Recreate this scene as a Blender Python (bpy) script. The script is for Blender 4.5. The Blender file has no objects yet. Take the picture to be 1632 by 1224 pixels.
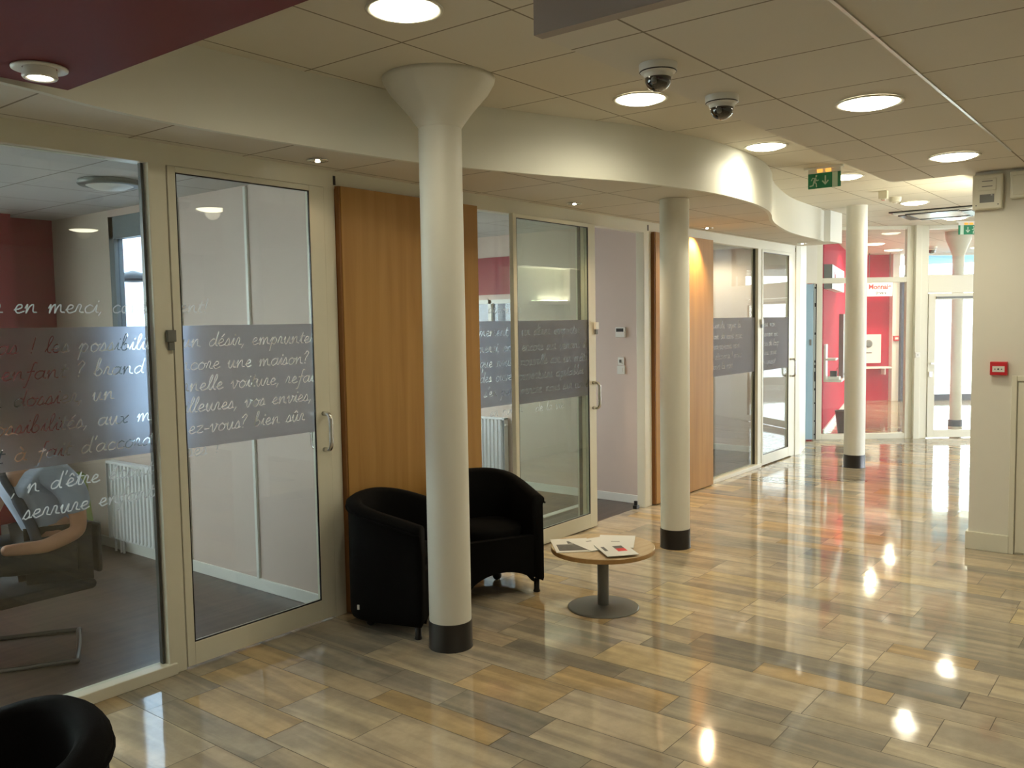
import bpy, bmesh, math, random
from mathutils import Vector, Matrix

# ------------------------------------------------------------------ camera, world, exposure
C = bpy.context.scene.collection
sc = bpy.context.scene
cam_d = bpy.data.cameras.new('camera')
cam = bpy.data.objects.new('camera', cam_d)
C.objects.link(cam)
RIGHT = Vector((0.61757, -0.78635, -0.01629))
DOWN = Vector((-0.06533, -0.03065, -0.99739))
FWD = Vector((0.78380, 0.61702, -0.07030))
M = Matrix.Identity(4)
for i in range(3):
    M[i][0] = RIGHT[i]; M[i][1] = -DOWN[i]; M[i][2] = -FWD[i]
M[2][3] = 1.65
cam.matrix_world = M
cam_d.sensor_width = 36.0
cam_d.lens = 1393.4 / 1632 * 36.0
cam_d.clip_start = 0.05
cam_d.clip_end = 200
sc.camera = cam
sc.view_settings.view_transform = 'Standard'
sc.view_settings.look = 'None'
sc.view_settings.exposure = -0.2
sc.view_settings.gamma = 1.0
sc.view_settings.use_curve_mapping = False

LAMP_COL = (1.0, 0.90, 0.66)
LAMP_W = 36.0          # watts of each downlight
LAMP_GLOW = 14.0       # emission of a lit diffuser
SKY = 14.0

world = bpy.data.worlds.new('world')
sc.world = world
world.use_nodes = True
bg = world.node_tree.nodes['Background']
bg.inputs[0].default_value = (0.86, 0.93, 1.0, 1)
bg.inputs[1].default_value = SKY

ZL, ZR, ZF = 2.845, 2.624, 2.50
UA = Vector((0.6176, -0.7863, 0)).normalized()
VA = Vector((-UA.y, UA.x, 0))


def W(a, d, z=0.0):
    """vestibule frame: a across, d away"""
    p = UA * a + VA * d
    return Vector((p.x, p.y, z))


# ------------------------------------------------------------------ materials
MATS = {}


def new_mat(name):
    m = bpy.data.materials.new(name)
    m.use_nodes = True
    nt = m.node_tree
    nt.nodes.clear()
    out = nt.nodes.new('ShaderNodeOutputMaterial')
    return m, nt, out


def N(nt, t, **kw):
    n = nt.nodes.new(t)
    for k, v in kw.items():
        setattr(n, k, v)
    return n


def pbr(name, col, rough=0.5, metal=0.0, spec=0.5, noise=0.0, nscale=20.0, bump=0.0, coat=0.0, sheen=0.0):
    if name in MATS:
        return MATS[name]
    m, nt, out = new_mat(name)
    b = N(nt, 'ShaderNodeBsdfPrincipled')
    b.inputs['Roughness'].default_value = rough
    b.inputs['Metallic'].default_value = metal
    b.inputs['Specular IOR Level'].default_value = spec
    b.inputs['Coat Weight'].default_value = coat
    b.inputs['Sheen Weight'].default_value = sheen
    nt.links.new(b.outputs[0], out.inputs[0])
    tc = N(nt, 'ShaderNodeTexCoord')
    nz = N(nt, 'ShaderNodeTexNoise')
    nz.inputs['Scale'].default_value = nscale
    nz.inputs['Detail'].default_value = 4
    nt.links.new(tc.outputs['Object'], nz.inputs['Vector'])
    mx = N(nt, 'ShaderNodeMix', data_type='RGBA')
    k = 1.0 - noise
    mx.inputs[6].default_value = (col[0] * k, col[1] * k, col[2] * k, 1)
    mx.inputs[7].default_value = (min(1, col[0] * (1 + noise)), min(1, col[1] * (1 + noise)), min(1, col[2] * (1 + noise)), 1)
    nt.links.new(nz.outputs[0], mx.inputs[0])
    nt.links.new(mx.outputs[2], b.inputs['Base Color'])
    if bump > 0:
        bp = N(nt, 'ShaderNodeBump')
        bp.inputs['Strength'].default_value = bump
        bp.inputs['Distance'].default_value = 0.01
        nt.links.new(nz.outputs[0], bp.inputs['Height'])
        nt.links.new(bp.outputs[0], b.inputs['Normal'])
    MATS[name] = m
    return m


def emit(name, col, st):
    if name in MATS:
        return MATS[name]
    m, nt, out = new_mat(name)
    e = N(nt, 'ShaderNodeEmission')
    e.inputs[0].default_value = (*col, 1)
    e.inputs[1].default_value = st
    nt.links.new(e.outputs[0], out.inputs[0])
    MATS[name] = m
    return m


def glass_mat(name, tint=(0.93, 0.96, 0.94), r0=0.045, rmax=0.6):
    m, nt, out = new_mat(name)
    tr = N(nt, 'ShaderNodeBsdfTransparent')
    tr.inputs[0].default_value = (*tint, 1)
    gl = N(nt, 'ShaderNodeBsdfGlossy')
    gl.inputs['Roughness'].default_value = 0.0
    gl.inputs[0].default_value = (1, 1, 1, 1)
    lw = N(nt, 'ShaderNodeLayerWeight')
    lw.inputs[0].default_value = 0.5
    p = N(nt, 'ShaderNodeMath', operation='POWER')
    p.inputs[1].default_value = 5.0
    nt.links.new(lw.outputs['Facing'], p.inputs[0])
    a = N(nt, 'ShaderNodeMath', operation='MULTIPLY_ADD')
    a.inputs[1].default_value = rmax
    a.inputs[2].default_value = r0
    nt.links.new(p.outputs[0], a.inputs[0])
    mx = N(nt, 'ShaderNodeMixShader')
    nt.links.new(a.outputs[0], mx.inputs[0])
    nt.links.new(tr.outputs[0], mx.inputs[1])
    nt.links.new(gl.outputs[0], mx.inputs[2])
    nt.links.new(mx.outputs[0], out.inputs[0])
    MATS[name] = m
    return m


def film_mat():
    """acid-etch film: scatters what is behind it"""
    m, nt, out = new_mat('etched film')
    rf = N(nt, 'ShaderNodeBsdfRefraction')
    rf.inputs['Roughness'].default_value = 0.42
    rf.inputs['IOR'].default_value = 1.22
    rf.inputs[0].default_value = (0.80, 0.82, 0.88, 1)
    df = N(nt, 'ShaderNodeBsdfDiffuse')
    df.inputs[0].default_value = (0.42, 0.40, 0.39, 1)
    mx = N(nt, 'ShaderNodeMixShader')
    mx.inputs[0].default_value = 0.26
    nt.links.new(rf.outputs[0], mx.inputs[1])
    nt.links.new(df.outputs[0], mx.inputs[2])
    nt.links.new(mx.outputs[0], out.inputs[0])
    MATS['film'] = m
    return m


def letter_mat():
    m, nt, out = new_mat('white letter film')
    tr = N(nt, 'ShaderNodeBsdfTransparent')
    df = N(nt, 'ShaderNodeBsdfDiffuse')
    df.inputs[0].default_value = (0.75, 0.78, 0.8, 1)
    tl = N(nt, 'ShaderNodeBsdfTranslucent')
    tl.inputs[0].default_value = (0.75, 0.78, 0.8, 1)
    a = N(nt, 'ShaderNodeAddShader')
    m1 = N(nt, 'ShaderNodeMixShader')
    m1.inputs[0].default_value = 0.5
    nt.links.new(df.outputs[0], m1.inputs[1])
    nt.links.new(tl.outputs[0], m1.inputs[2])
    m2 = N(nt, 'ShaderNodeMixShader')
    m2.inputs[0].default_value = 0.65
    nt.links.new(tr.outputs[0], m2.inputs[1])
    nt.links.new(m1.outputs[0], m2.inputs[2])
    nt.links.new(m2.outputs[0], out.inputs[0])
    nt.nodes.remove(a)
    MATS['letter'] = m
    return m


def tile_ceiling(name, col, x0, y0, step=0.595, line=0.0045, rough=0.75):
    """mineral tiles with a joint grid in world position"""
    m, nt, out = new_mat(name)
    b = N(nt, 'ShaderNodeBsdfPrincipled')
    b.inputs['Roughness'].default_value = rough
    b.inputs['Specular IOR Level'].default_value = 0.35
    geo = N(nt, 'ShaderNodeNewGeometry')
    sep = N(nt, 'ShaderNodeSeparateXYZ')
    nt.links.new(geo.outputs['Position'], sep.inputs[0])
    ds = []
    for ax, o in ((0, x0), (1, y0)):
        s = N(nt, 'ShaderNodeMath', operation='SUBTRACT')
        nt.links.new(sep.outputs[ax], s.inputs[0]); s.inputs[1].default_value = o
        pp = N(nt, 'ShaderNodeMath', operation='PINGPONG')
        nt.links.new(s.outputs[0], pp.inputs[0]); pp.inputs[1].default_value = step / 2
        ds.append(pp)
    mn = N(nt, 'ShaderNodeMath', operation='MINIMUM')
    nt.links.new(ds[0].outputs[0], mn.inputs[0]); nt.links.new(ds[1].outputs[0], mn.inputs[1])
    lt = N(nt, 'ShaderNodeMath', operation='LESS_THAN')
    nt.links.new(mn.outputs[0], lt.inputs[0]); lt.inputs[1].default_value = line
    nz = N(nt, 'ShaderNodeTexNoise'); nz.inputs['Scale'].default_value = 260
    nt.links.new(geo.outputs['Position'], nz.inputs['Vector'])
    c1 = N(nt, 'ShaderNodeMix', data_type='RGBA')
    c1.inputs[6].default_value = (col[0] * .95, col[1] * .95, col[2] * .95, 1)
    c1.inputs[7].default_value = (*col, 1)
    nt.links.new(nz.outputs[0], c1.inputs[0])
    c2 = N(nt, 'ShaderNodeMix', data_type='RGBA')
    nt.links.new(lt.outputs[0], c2.inputs[0])
    nt.links.new(c1.outputs[2], c2.inputs[6])
    c2.inputs[7].default_value = (col[0] * .36, col[1] * .33, col[2] * .28, 1)
    nt.links.new(c2.outputs[2], b.inputs['Base Color'])
    bp = N(nt, 'ShaderNodeBump'); bp.inputs['Strength'].default_value = 0.06; bp.inputs['Distance'].default_value = 0.01
    nt.links.new(nz.outputs[0], bp.inputs['Height']); nt.links.new(bp.outputs[0], b.inputs['Normal'])
    nt.links.new(b.outputs[0], out.inputs[0])
    MATS[name] = m
    return m


def stone_mat():
    m, nt, out = new_mat('polished limestone planks')
    b = N(nt, 'ShaderNodeBsdfPrincipled')
    at = N(nt, 'ShaderNodeAttribute', attribute_name='stone')
    geo = N(nt, 'ShaderNodeNewGeometry')
    sh = N(nt, 'ShaderNodeAttribute', attribute_name='shift')
    add = N(nt, 'ShaderNodeVectorMath', operation='ADD')
    nt.links.new(geo.outputs['Position'], add.inputs[0]); nt.links.new(sh.outputs['Vector'], add.inputs[1])
    mp = N(nt, 'ShaderNodeMapping'); mp.inputs['Scale'].default_value = (11.0, 1.1, 1.0)
    nt.links.new(add.outputs[0], mp.inputs[0])
    nz = N(nt, 'ShaderNodeTexNoise'); nz.inputs['Scale'].default_value = 1.0; nz.inputs['Detail'].default_value = 6
    nz.inputs['Distortion'].default_value = 0.6
    nt.links.new(mp.outputs[0], nz.inputs['Vector'])
    rp = N(nt, 'ShaderNodeValToRGB')
    rp.color_ramp.elements[0].position = 0.40; rp.color_ramp.elements[0].color = (0.76, 0.77, 0.79, 1)
    rp.color_ramp.elements[1].position = 0.60; rp.color_ramp.elements[1].color = (1.12, 1.10, 1.04, 1)
    nt.links.new(nz.outputs[0], rp.inputs[0])
    mu = N(nt, 'ShaderNodeMix', data_type='RGBA', blend_type='MULTIPLY')
    mu.inputs[0].default_value = 1.0
    nt.links.new(at.outputs['Color'], mu.inputs[6]); nt.links.new(rp.outputs[0], mu.inputs[7])
    n2 = N(nt, 'ShaderNodeTexNoise'); n2.inputs['Scale'].default_value = 9; n2.inputs['Detail'].default_value = 8
    n2.inputs['Roughness'].default_value = 0.7
    nt.links.new(add.outputs[0], n2.inputs['Vector'])
    r2 = N(nt, 'ShaderNodeValToRGB')
    r2.color_ramp.elements[0].position = 0.3; r2.color_ramp.elements[0].color = (0.84, 0.84, 0.84, 1)
    r2.color_ramp.elements[1].position = 0.65; r2.color_ramp.elements[1].color = (1.06, 1.06, 1.06, 1)
    nt.links.new(n2.outputs[0], r2.inputs[0])
    m2 = N(nt, 'ShaderNodeMix', data_type='RGBA', blend_type='MULTIPLY')
    m2.inputs[0].default_value = 1.0
    nt.links.new(mu.outputs[2], m2.inputs[6]); nt.links.new(r2.outputs[0], m2.inputs[7])
    nt.links.new(m2.outputs[2], b.inputs['Base Color'])
    b.inputs['Roughness'].default_value = 0.065
    b.inputs['Specular IOR Level'].default_value = 0.8
    n3 = N(nt, 'ShaderNodeTexNoise'); n3.inputs['Scale'].default_value = 3.0; n3.inputs['Detail'].default_value = 2
    nt.links.new(add.outputs[0], n3.inputs['Vector'])
    bp = N(nt, 'ShaderNodeBump'); bp.inputs['Strength'].default_value = 0.05; bp.inputs['Distance'].default_value = 0.03
    nt.links.new(n3.outputs[0], bp.inputs['Height']); nt.links.new(bp.outputs[0], b.inputs['Normal'])
    nt.links.new(b.outputs[0], out.inputs[0])
    MATS['stone'] = m
    return m


def wood_mat(name, c1, c2, scale=(30, 30, 1.2), rough=0.35, coat=0.2):
    m, nt, out = new_mat(name)
    b = N(nt, 'ShaderNodeBsdfPrincipled')
    geo = N(nt, 'ShaderNodeNewGeometry')
    mp = N(nt, 'ShaderNodeMapping'); mp.inputs['Scale'].default_value = scale
    nt.links.new(geo.outputs['Position'], mp.inputs[0])
    nz = N(nt, 'ShaderNodeTexNoise'); nz.inputs['Scale'].default_value = 1.0; nz.inputs['Detail'].default_value = 6
    nz.inputs['Distortion'].default_value = 0.4
    nt.links.new(mp.outputs[0], nz.inputs['Vector'])
    rp = N(nt, 'ShaderNodeValToRGB')
    rp.color_ramp.elements[0].position = 0.3; rp.color_ramp.elements[0].color = (*c1, 1)
    rp.color_ramp.elements[1].position = 0.68; rp.color_ramp.elements[1].color = (*c2, 1)
    nt.links.new(nz.outputs[0], rp.inputs[0])
    nt.links.new(rp.outputs[0], b.inputs['Base Color'])
    b.inputs['Roughness'].default_value = rough
    b.inputs['Coat Weight'].default_value = coat
    b.inputs['Coat Roughness'].default_value = 0.2
    nt.links.new(b.outputs[0], out.inputs[0])
    MATS[name] = m
    return m


WHITE = pbr('warm white paint', (0.74, 0.72, 0.64), 0.55, noise=0.02, nscale=6)
FRAME = pbr('cream lacquered metal', (0.72, 0.70, 0.58), 0.35, noise=0.015)
COLP = pbr('white column paint', (0.76, 0.75, 0.67), 0.5, noise=0.02, nscale=5, bump=0.03)
FASC = pbr('fascia paint', (0.74, 0.74, 0.66), 0.6, noise=0.015, nscale=4)
GREYW = pbr('office pinkish grey wall', (0.64, 0.52, 0.455), 0.6, noise=0.02, nscale=4)
BEIGEW = pbr('office beige wall', (0.64, 0.56, 0.47), 0.6, noise=0.02, nscale=4)
REDW = pbr('deep red paint', (0.30, 0.022, 0.035), 0.55, noise=0.04, nscale=5)
REDV = pbr('raspberry red paint', (0.50, 0.013, 0.045), 0.8, spec=0.12, noise=0.03, nscale=5)
REDS = pbr('dark red soffit paint', (0.155, 0.014, 0.019), 0.6, noise=0.04, nscale=5)
BLACK = pbr('black rubber', (0.018, 0.016, 0.015), 0.35, noise=0.1)
FABRIC = pbr('black woven fabric', (0.0035, 0.0034, 0.0036), 0.9, noise=0.3, nscale=300, bump=0.15, spec=0.12)
DARK = pbr('black plastic', (0.012, 0.012, 0.012), 0.3)
CHROME = pbr('brushed steel', (0.72, 0.71, 0.68), 0.22, metal=1.0)
MIRR = pbr('polished reflector', (0.85, 0.84, 0.8), 0.08, metal=1.0)
GREYM = pbr('grey powder coat', (0.16, 0.165, 0.155), 0.38, noise=0.05, nscale=60)
BEECH = wood_mat('honey beech veneer', (0.36, 0.18, 0.042), (0.45, 0.245, 0.065), scale=(16, 16, 0.9), rough=0.55, coat=0.0)
BEECHE = wood_mat('beech edge', (0.40, 0.22, 0.07), (0.48, 0.28, 0.10), scale=(40, 40, 40))
TOPM = wood_mat('pale beech laminate', (0.52, 0.38, 0.22), (0.60, 0.46, 0.28), scale=(6, 40, 6), rough=0.25)
DKFLOOR = wood_mat('dark brown vinyl planks', (0.050, 0.030, 0.022), (0.095, 0.060, 0.047), scale=(2, 22, 4), rough=0.35, coat=0.1)
STONE = stone_mat()
GROUT = pbr('grout', (0.11, 0.09, 0.065), 0.8)
GLASS = glass_mat('clear glass')
GLASS2 = glass_mat('clear glass thick', tint=(0.88, 0.93, 0.90), r0=0.075)
FILM = film_mat()
LETTER = letter_mat()
PLASTW = pbr('white plastic', (0.78, 0.77, 0.72), 0.35)
GLOW = emit('lit diffuser', (1.0, 0.94, 0.72), LAMP_GLOW)
GLOWS = emit('lit halogen', (1.0, 0.88, 0.66), 30.0)
NAVY = pbr('dark navy paint', (0.035, 0.040, 0.075), 0.4)
RAD = pbr('white radiator enamel', (0.78, 0.79, 0.80), 0.3)
SIGNG = pbr('exit sign green', (0.0, 0.21, 0.085), 0.4)
SIGNW = pbr('exit sign white', (0.55, 0.72, 0.58), 0.5)
REDP = pbr('red plastic', (0.55, 0.02, 0.03), 0.3)
PAPER = pbr('paper', (0.74, 0.74, 0.70), 0.5, noise=0.02)
INK = pbr('printed grey', (0.10, 0.10, 0.10), 0.5, noise=0.6, nscale=45)
INKR = pbr('printed red', (0.70, 0.04, 0.04), 0.45)
SKIN = pbr('skin', (0.50, 0.26, 0.16), 0.5, noise=0.04)
SHIRT = pbr('pale blue shirt', (0.40, 0.46, 0.60), 0.8, noise=0.08, nscale=12)
TIE = pbr('dark slate tie', (0.05, 0.06, 0.09), 0.7)
HAIR = pbr('dark brown hair', (0.03, 0.018, 0.012), 0.6)
TROUS = pbr('charcoal trousers', (0.03, 0.03, 0.035), 0.85)
GROUND = pbr('pale paving', (0.55, 0.55, 0.53), 0.8, noise=0.05)


# ------------------------------------------------------------------ mesh helpers
def box(bm, a, b):
    x0, x1 = sorted((a[0], b[0])); y0, y1 = sorted((a[1], b[1])); z0, z1 = sorted((a[2], b[2]))
    vs = [bm.verts.new(p) for p in ((x0, y0, z0), (x1, y0, z0), (x1, y1, z0), (x0, y1, z0), (x0, y0, z1), (x1, y0, z1), (x1, y1, z1), (x0, y1, z1))]
    for f in ((0, 3, 2, 1), (4, 5, 6, 7), (0, 1, 5, 4), (1, 2, 6, 5), (2, 3, 7, 6), (3, 0, 4, 7)):
        bm.faces.new([vs[i] for i in f])
    return vs


def lathe(bm, prof, c=(0, 0), n=40, cap=True):
    rings = []
    for r, z in prof:
        r = max(r, 1e-4)
        rings.append([bm.verts.new((c[0] + r * math.cos(2 * math.pi * k / n), c[1] + r * math.sin(2 * math.pi * k / n), z)) for k in range(n)])
    for a, b in zip(rings, rings[1:]):
        for k in range(n):
            bm.faces.new((a[k], a[(k + 1) % n], b[(k + 1) % n], b[k]))
    if cap:
        bm.faces.new(rings[0][::-1]); bm.faces.new(rings[-1])


def tube(bm, pts, r, n=10, closed=False):
    pts = [Vector(p) for p in pts]
    rr = r if isinstance(r, (list, tuple)) else [r] * len(pts)
    rings = []
    up = None
    L = len(pts)
    for i, p in enumerate(pts):
        if closed:
            t = (pts[(i + 1) % L] - pts[i - 1]).normalized()
        else:
            t = (pts[min(i + 1, L - 1)] - pts[max(i - 1, 0)]).normalized()
        if up is None:
            up = Vector((0, 0, 1)) if abs(t.z) < 0.9 else Vector((1, 0, 0))
        s = t.cross(up).normalized()
        up = s.cross(t).normalized()
        rings.append([bm.verts.new(p + (s * math.cos(2 * math.pi * k / n) + up * math.sin(2 * math.pi * k / n)) * rr[i]) for k in range(n)])
    pairs = list(zip(rings, rings[1:]))
    if closed:
        pairs.append((rings[-1], rings[0]))
    for a, b in pairs:
        for k in range(n):
            bm.faces.new((a[k], b[k], b[(k + 1) % n], a[(k + 1) % n]))
    if not closed:
        bm.faces.new(rings[0]); bm.faces.new(rings[-1][::-1])


def prism(bm, poly, z0, z1):
    """poly: list of xy; vertical extrusion"""
    lo = [bm.verts.new((p[0], p[1], z0)) for p in poly]
    hi = [bm.verts.new((p[0], p[1], z1)) for p in poly]
    n = len(poly)
    for k in range(n):
        bm.faces.new((lo[k], lo[(k + 1) % n], hi[(k + 1) % n], hi[k]))
    bm.faces.new(lo[::-1]); bm.faces.new(hi)


def arc(p0, p1, p2, n=8):
    """quadratic bezier"""
    out = []
    for i in range(n + 1):
        t = i / n
        out.append(Vector(p0) * (1 - t) ** 2 + Vector(p1) * 2 * t * (1 - t) + Vector(p2) * t * t)
    return out


def crom(pts, n=6):
    P = [Vector(p) for p in pts]
    if len(P) < 3:
        return P
    out = []
    for i in range(len(P) - 1):
        p0 = P[max(i - 1, 0)]; p1 = P[i]; p2 = P[i + 1]; p3 = P[min(i + 2, len(P) - 1)]
        for k in range(n):
            t = k / n
            out.append(0.5 * ((2 * p1) + (p2 - p0) * t + (2 * p0 - 5 * p1 + 4 * p2 - p3) * t * t + (3 * p1 - p0 - 3 * p2 + p3) * t ** 3))
    out.append(P[-1])
    return out


def obj(name, bm, mat, parent=None, smooth=False, bevel=0.0, loc=None, seg=2):
    me = bpy.data.meshes.new(name)
    bmesh.ops.recalc_face_normals(bm, faces=bm.faces)
    bm.to_mesh(me); bm.free()
    o = bpy.data.objects.new(name, me)
    C.objects.link(o)
    for m in (mat if isinstance(mat, (list, tuple)) else [mat]):
        me.materials.append(m)
    if parent:
        o.parent = parent
    if loc is not None:
        o.location = loc
    if bevel > 0:
        md = o.modifiers.new('bevel', 'BEVEL'); md.width = bevel; md.segments = seg; md.limit_method = 'ANGLE'
    if smooth:
        for p in me.polygons:
            p.use_smooth = True
        if smooth == 'angle':
            md = o.modifiers.new('split', 'EDGE_SPLIT'); md.split_angle = math.radians(35)
    return o


def B():
    return bmesh.new()


def boxes(*bs):
    bm = B()
    for a, b in bs:
        box(bm, a, b)
    return bm


def tag(o, label=None, cat=None, group=None, kind=None):
    if label: o['label'] = label
    if cat: o['category'] = cat
    if group: o['group'] = group
    if kind: o['kind'] = kind
    return o


def thing(name, label, cat, loc=(0, 0, 0), rz=0.0, group=None, kind=None):
    o = bpy.data.objects.new(name, None)
    o.empty_display_size = 0.05
    C.objects.link(o)
    o.location = loc; o.rotation_euler = (0, 0, rz)
    return tag(o, label, cat, group, kind)


def dup(root, loc, rz, label=None, group=None):
    r = root.copy(); C.objects.link(r); r.location = loc; r.rotation_euler = (0, 0, rz)
    if label: r['label'] = label
    if group: r['group'] = group
    for ch in list(root.children):
        c = ch.copy(); C.objects.link(c); c.parent = r
        for g in list(ch.children):
            d = g.copy(); C.objects.link(d); d.parent = c
    return r


def struct(name, bm, mat, label, cat, **kw):
    o = obj(name, bm, mat, **kw)
    return tag(o, label, cat, kind='structure')


def portal(loc, rot, sx, sy):
    l = bpy.data.lights.new('portal', 'AREA'); l.shape = 'RECTANGLE'; l.size = sx; l.size_y = sy
    l.cycles.is_portal = True
    o = bpy.data.objects.new('portal', l); C.objects.link(o); o.location = loc; o.rotation_euler = rot
    return o


def spot(loc, watts, size=130, blend=0.35, col=LAMP_COL, radius=0.05, parent=None, name='lamp'):
    l = bpy.data.lights.new(name, 'SPOT')
    l.energy = watts; l.color = col; l.spot_size = math.radians(size); l.spot_blend = blend; l.shadow_soft_size = radius
    o = bpy.data.objects.new(name, l); C.objects.link(o); o.location = loc
    if parent: o.parent = parent
    return o


# ------------------------------------------------------------------ floor
ROWS = [(.15, 'n'), (.195, 'w'), (.285, 'w')]
pal = {'c': (0.54, 0.455, 0.33), 'b': (0.49, 0.415, 0.305), 'y': (0.54, 0.44, 0.275), 'o': (0.50, 0.37, 0.205),
       'g': (0.375, 0.33, 0.26), 'd': (0.305, 0.275, 0.22), 't': (0.43, 0.355, 0.255)}
xb = [2.045, 2.24, 2.53, 2.68, 2.88, 3.17, 3.375, 3.52, 3.81, 3.955, 4.155, 4.435, 4.57, 4.86, 5.04, 5.235, 5.525, 5.675]
seqw = [.20, .29, .15]
k = 0
while xb[-1] < 22:
    xb.append(xb[-1] + seqw[k % 3]); k += 1
k = 0
while xb[0] > -3.4:
    xb.insert(0, xb[0] - seqw[(2 - k) % 3]); k += 1
known = {  # row start x -> (joint positions along y ascending, colours below/between/above)
    2.045: ([2.898], ['c', 'o']),
    2.24: ([2.61, 3.08], ['b', 'c', 'o']),
    2.53: ([1.756, 2.14, 2.83], ['t', 'g', 'o', 't']),
    2.68: ([1.474, 2.06, 2.55, 2.945], ['c', 'b', 'd', 'g', 'd']),
    2.88: ([1.07, 1.566, 2.16, 2.645], ['b', 'c', 'c', 'o', 'b']),
    3.17: ([0.70, 1.26, 1.747, 2.335], ['b', 'g', 'g', 'o', 'g']),
    3.375: ([0.905, 1.30, 2.09, 2.75], ['b', 'g', 'g', 'd', 't']),
    3.52: ([0.774, 1.262, 1.805, 2.30], ['b', 'b', 'c', 'y', 'g']),
    3.81: ([0.61, 1.004, 1.60], ['b', 'c', 'o', 'd']),
    3.955: ([0.745, 1.14, 2.0, 2.51], ['t', 'd', 'd', 't', 'o']),
    4.155: ([0.675, 1.176, 1.36, 2.2], ['b', 'c', 'c', 'b', 'y']),
    4.435: ([0.78, 1.17, 1.9], ['g', 'o', 'b', 'c']),
    4.57: ([1.03, 1.53, 2.0], ['g', 'b', 'c', 'y']),
    4.86: ([1.31, 1.9], ['g', 'g', 't']),
    5.235: ([0.757, 1.425, 1.815, 2.5], ['y', 'b', 'c', 'b', 't']),
    5.525: ([1.415, 2.2], ['g', 'g', 'b']),
    5.82: ([1.605], ['c', 'y']),
}
random.seed(11)
bm = B()
cl = bm.loops.layers.float_color.new('stone')
sl = bm.loops.layers.float_vector.new('shift')
YA, YB = -3.0, 3.86


def tile(x0, x1, y0, y1, ck, ymax=None):
    c = pal[ck]
    j = random.uniform(0.93, 1.07)
    g = 0.0016
    f = bm.faces.new([bm.verts.new(p) for p in ((x0 + g, y0 + g, 0), (x1 - g, y0 + g, 0), (x1 - g, y1 - g, 0), (x0 + g, y1 - g, 0))])
    s = (0, random.uniform(-50, 50), random.uniform(-50, 50))
    for l in f.loops:
        l[cl] = (c[0] * j, c[1] * j, c[2] * j * random.uniform(.97, 1.03), 1)
        l[sl] = s


for i in range(len(xb) - 1):
    x0, x1 = xb[i], xb[i + 1]
    yb = 3.86 if x0 < 10.3 else 14.0
    ya = -3.0 if x0 < 8 else -6.0
    kn = None
    for kx in known:
        if abs(kx - x0) < 0.02:
            kn = known[kx]
    ys = []
    if kn:
        j, cs = kn
        ys = [(j[a] if a >= 0 else None, j[a + 1] if a + 1 < len(j) else None, cs[a + 1]) for a in range(-1, len(j))]
        lo, hi = j[0], j[-1]
        tile(x0, x1, lo - .65, lo, cs[0]); tile(x0, x1, hi, min(hi + .6, yb), cs[-1])
        for a in range(len(j) - 1):
            tile(x0, x1, j[a], j[a + 1], cs[a + 1])
        dn, upy = lo - .65, hi + .6
    else:
        dn = upy = random.uniform(0.5, 1.2)
    wts = 'ccbbbyogggdtto'
    while upy < yb:
        L = random.uniform(.45, .85)
        tile(x0, x1, upy, min(upy + L, yb), random.choice(wts)); upy += L
    while dn > ya:
        L = random.uniform(.45, .85)
        tile(x0, x1, max(dn - L, ya), dn, random.choice(wts)); dn -= L
fl = struct('floor', bm, STONE, 'polished limestone plank floor of beige, tan and grey strips in the hall', 'floor')
bm = boxes(((-3.4, -6.0, -0.12), (22.2, 3.86, -0.0012)), ((10.3, 3.86, -0.12), (22.2, 14, -0.0012)))
g = obj('grout_bed', bm, GROUT, parent=fl)
struct('floor', boxes(((-3.2, 3.86, -0.1), (3.30, 7.3, 0.0)), ((4.4, 3.86, -0.1), (6.88, 6.7, 0.0)), ((7.98, 3.86, -0.1), (10.30, 7.3, 0.0))),
       DKFLOOR, 'dark brown plank floor inside the glazed offices', 'floor')

# ------------------------------------------------------------------ ceilings
TL = tile_ceiling('upper ceiling tiles', (0.72, 0.68, 0.58), 2.72, 2.708)
TR = tile_ceiling('lower ceiling tiles', (0.70, 0.665, 0.59), 3.27, 0.92)
TF = tile_ceiling('soffit ceiling tiles', (0.70, 0.655, 0.57), 2.08, 3.74)
TO = tile_ceiling('office ceiling tiles', (0.60, 0.58, 0.56), 2.3, 4.9)

struct('ceiling', boxes(((-3.4, -3.0, ZL), (22.2, 3.86, ZL + .15)), ((10.42, 3.86, ZL), (22.2, 14, ZL + .15)), ((8, -6, ZL), (22.2, -3, ZL + .15))), TL,
       'upper tiled ceiling with recessed round lamps above the curved fascia', 'ceiling')
struct('ceiling', boxes(((2.50, -3.0, ZR), (6.81, 1.81, ZR + .12))), TR, 'lowered tiled ceiling panel carrying the two dome cameras', 'ceiling')
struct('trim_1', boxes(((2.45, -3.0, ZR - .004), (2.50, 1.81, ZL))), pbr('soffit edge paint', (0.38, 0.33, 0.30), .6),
       'plain upright edge board of the lowered ceiling at the top of the photo', 'ceiling edge')
struct('trim_2', boxes(((2.505, 0.914, ZR - .006), (6.0, 0.926, ZR - .0005))), pbr('satin alu', (0.6, .6, .6), .3, metal=.8),
       'thin metal runner along the lowered ceiling', 'ceiling rail')

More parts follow.
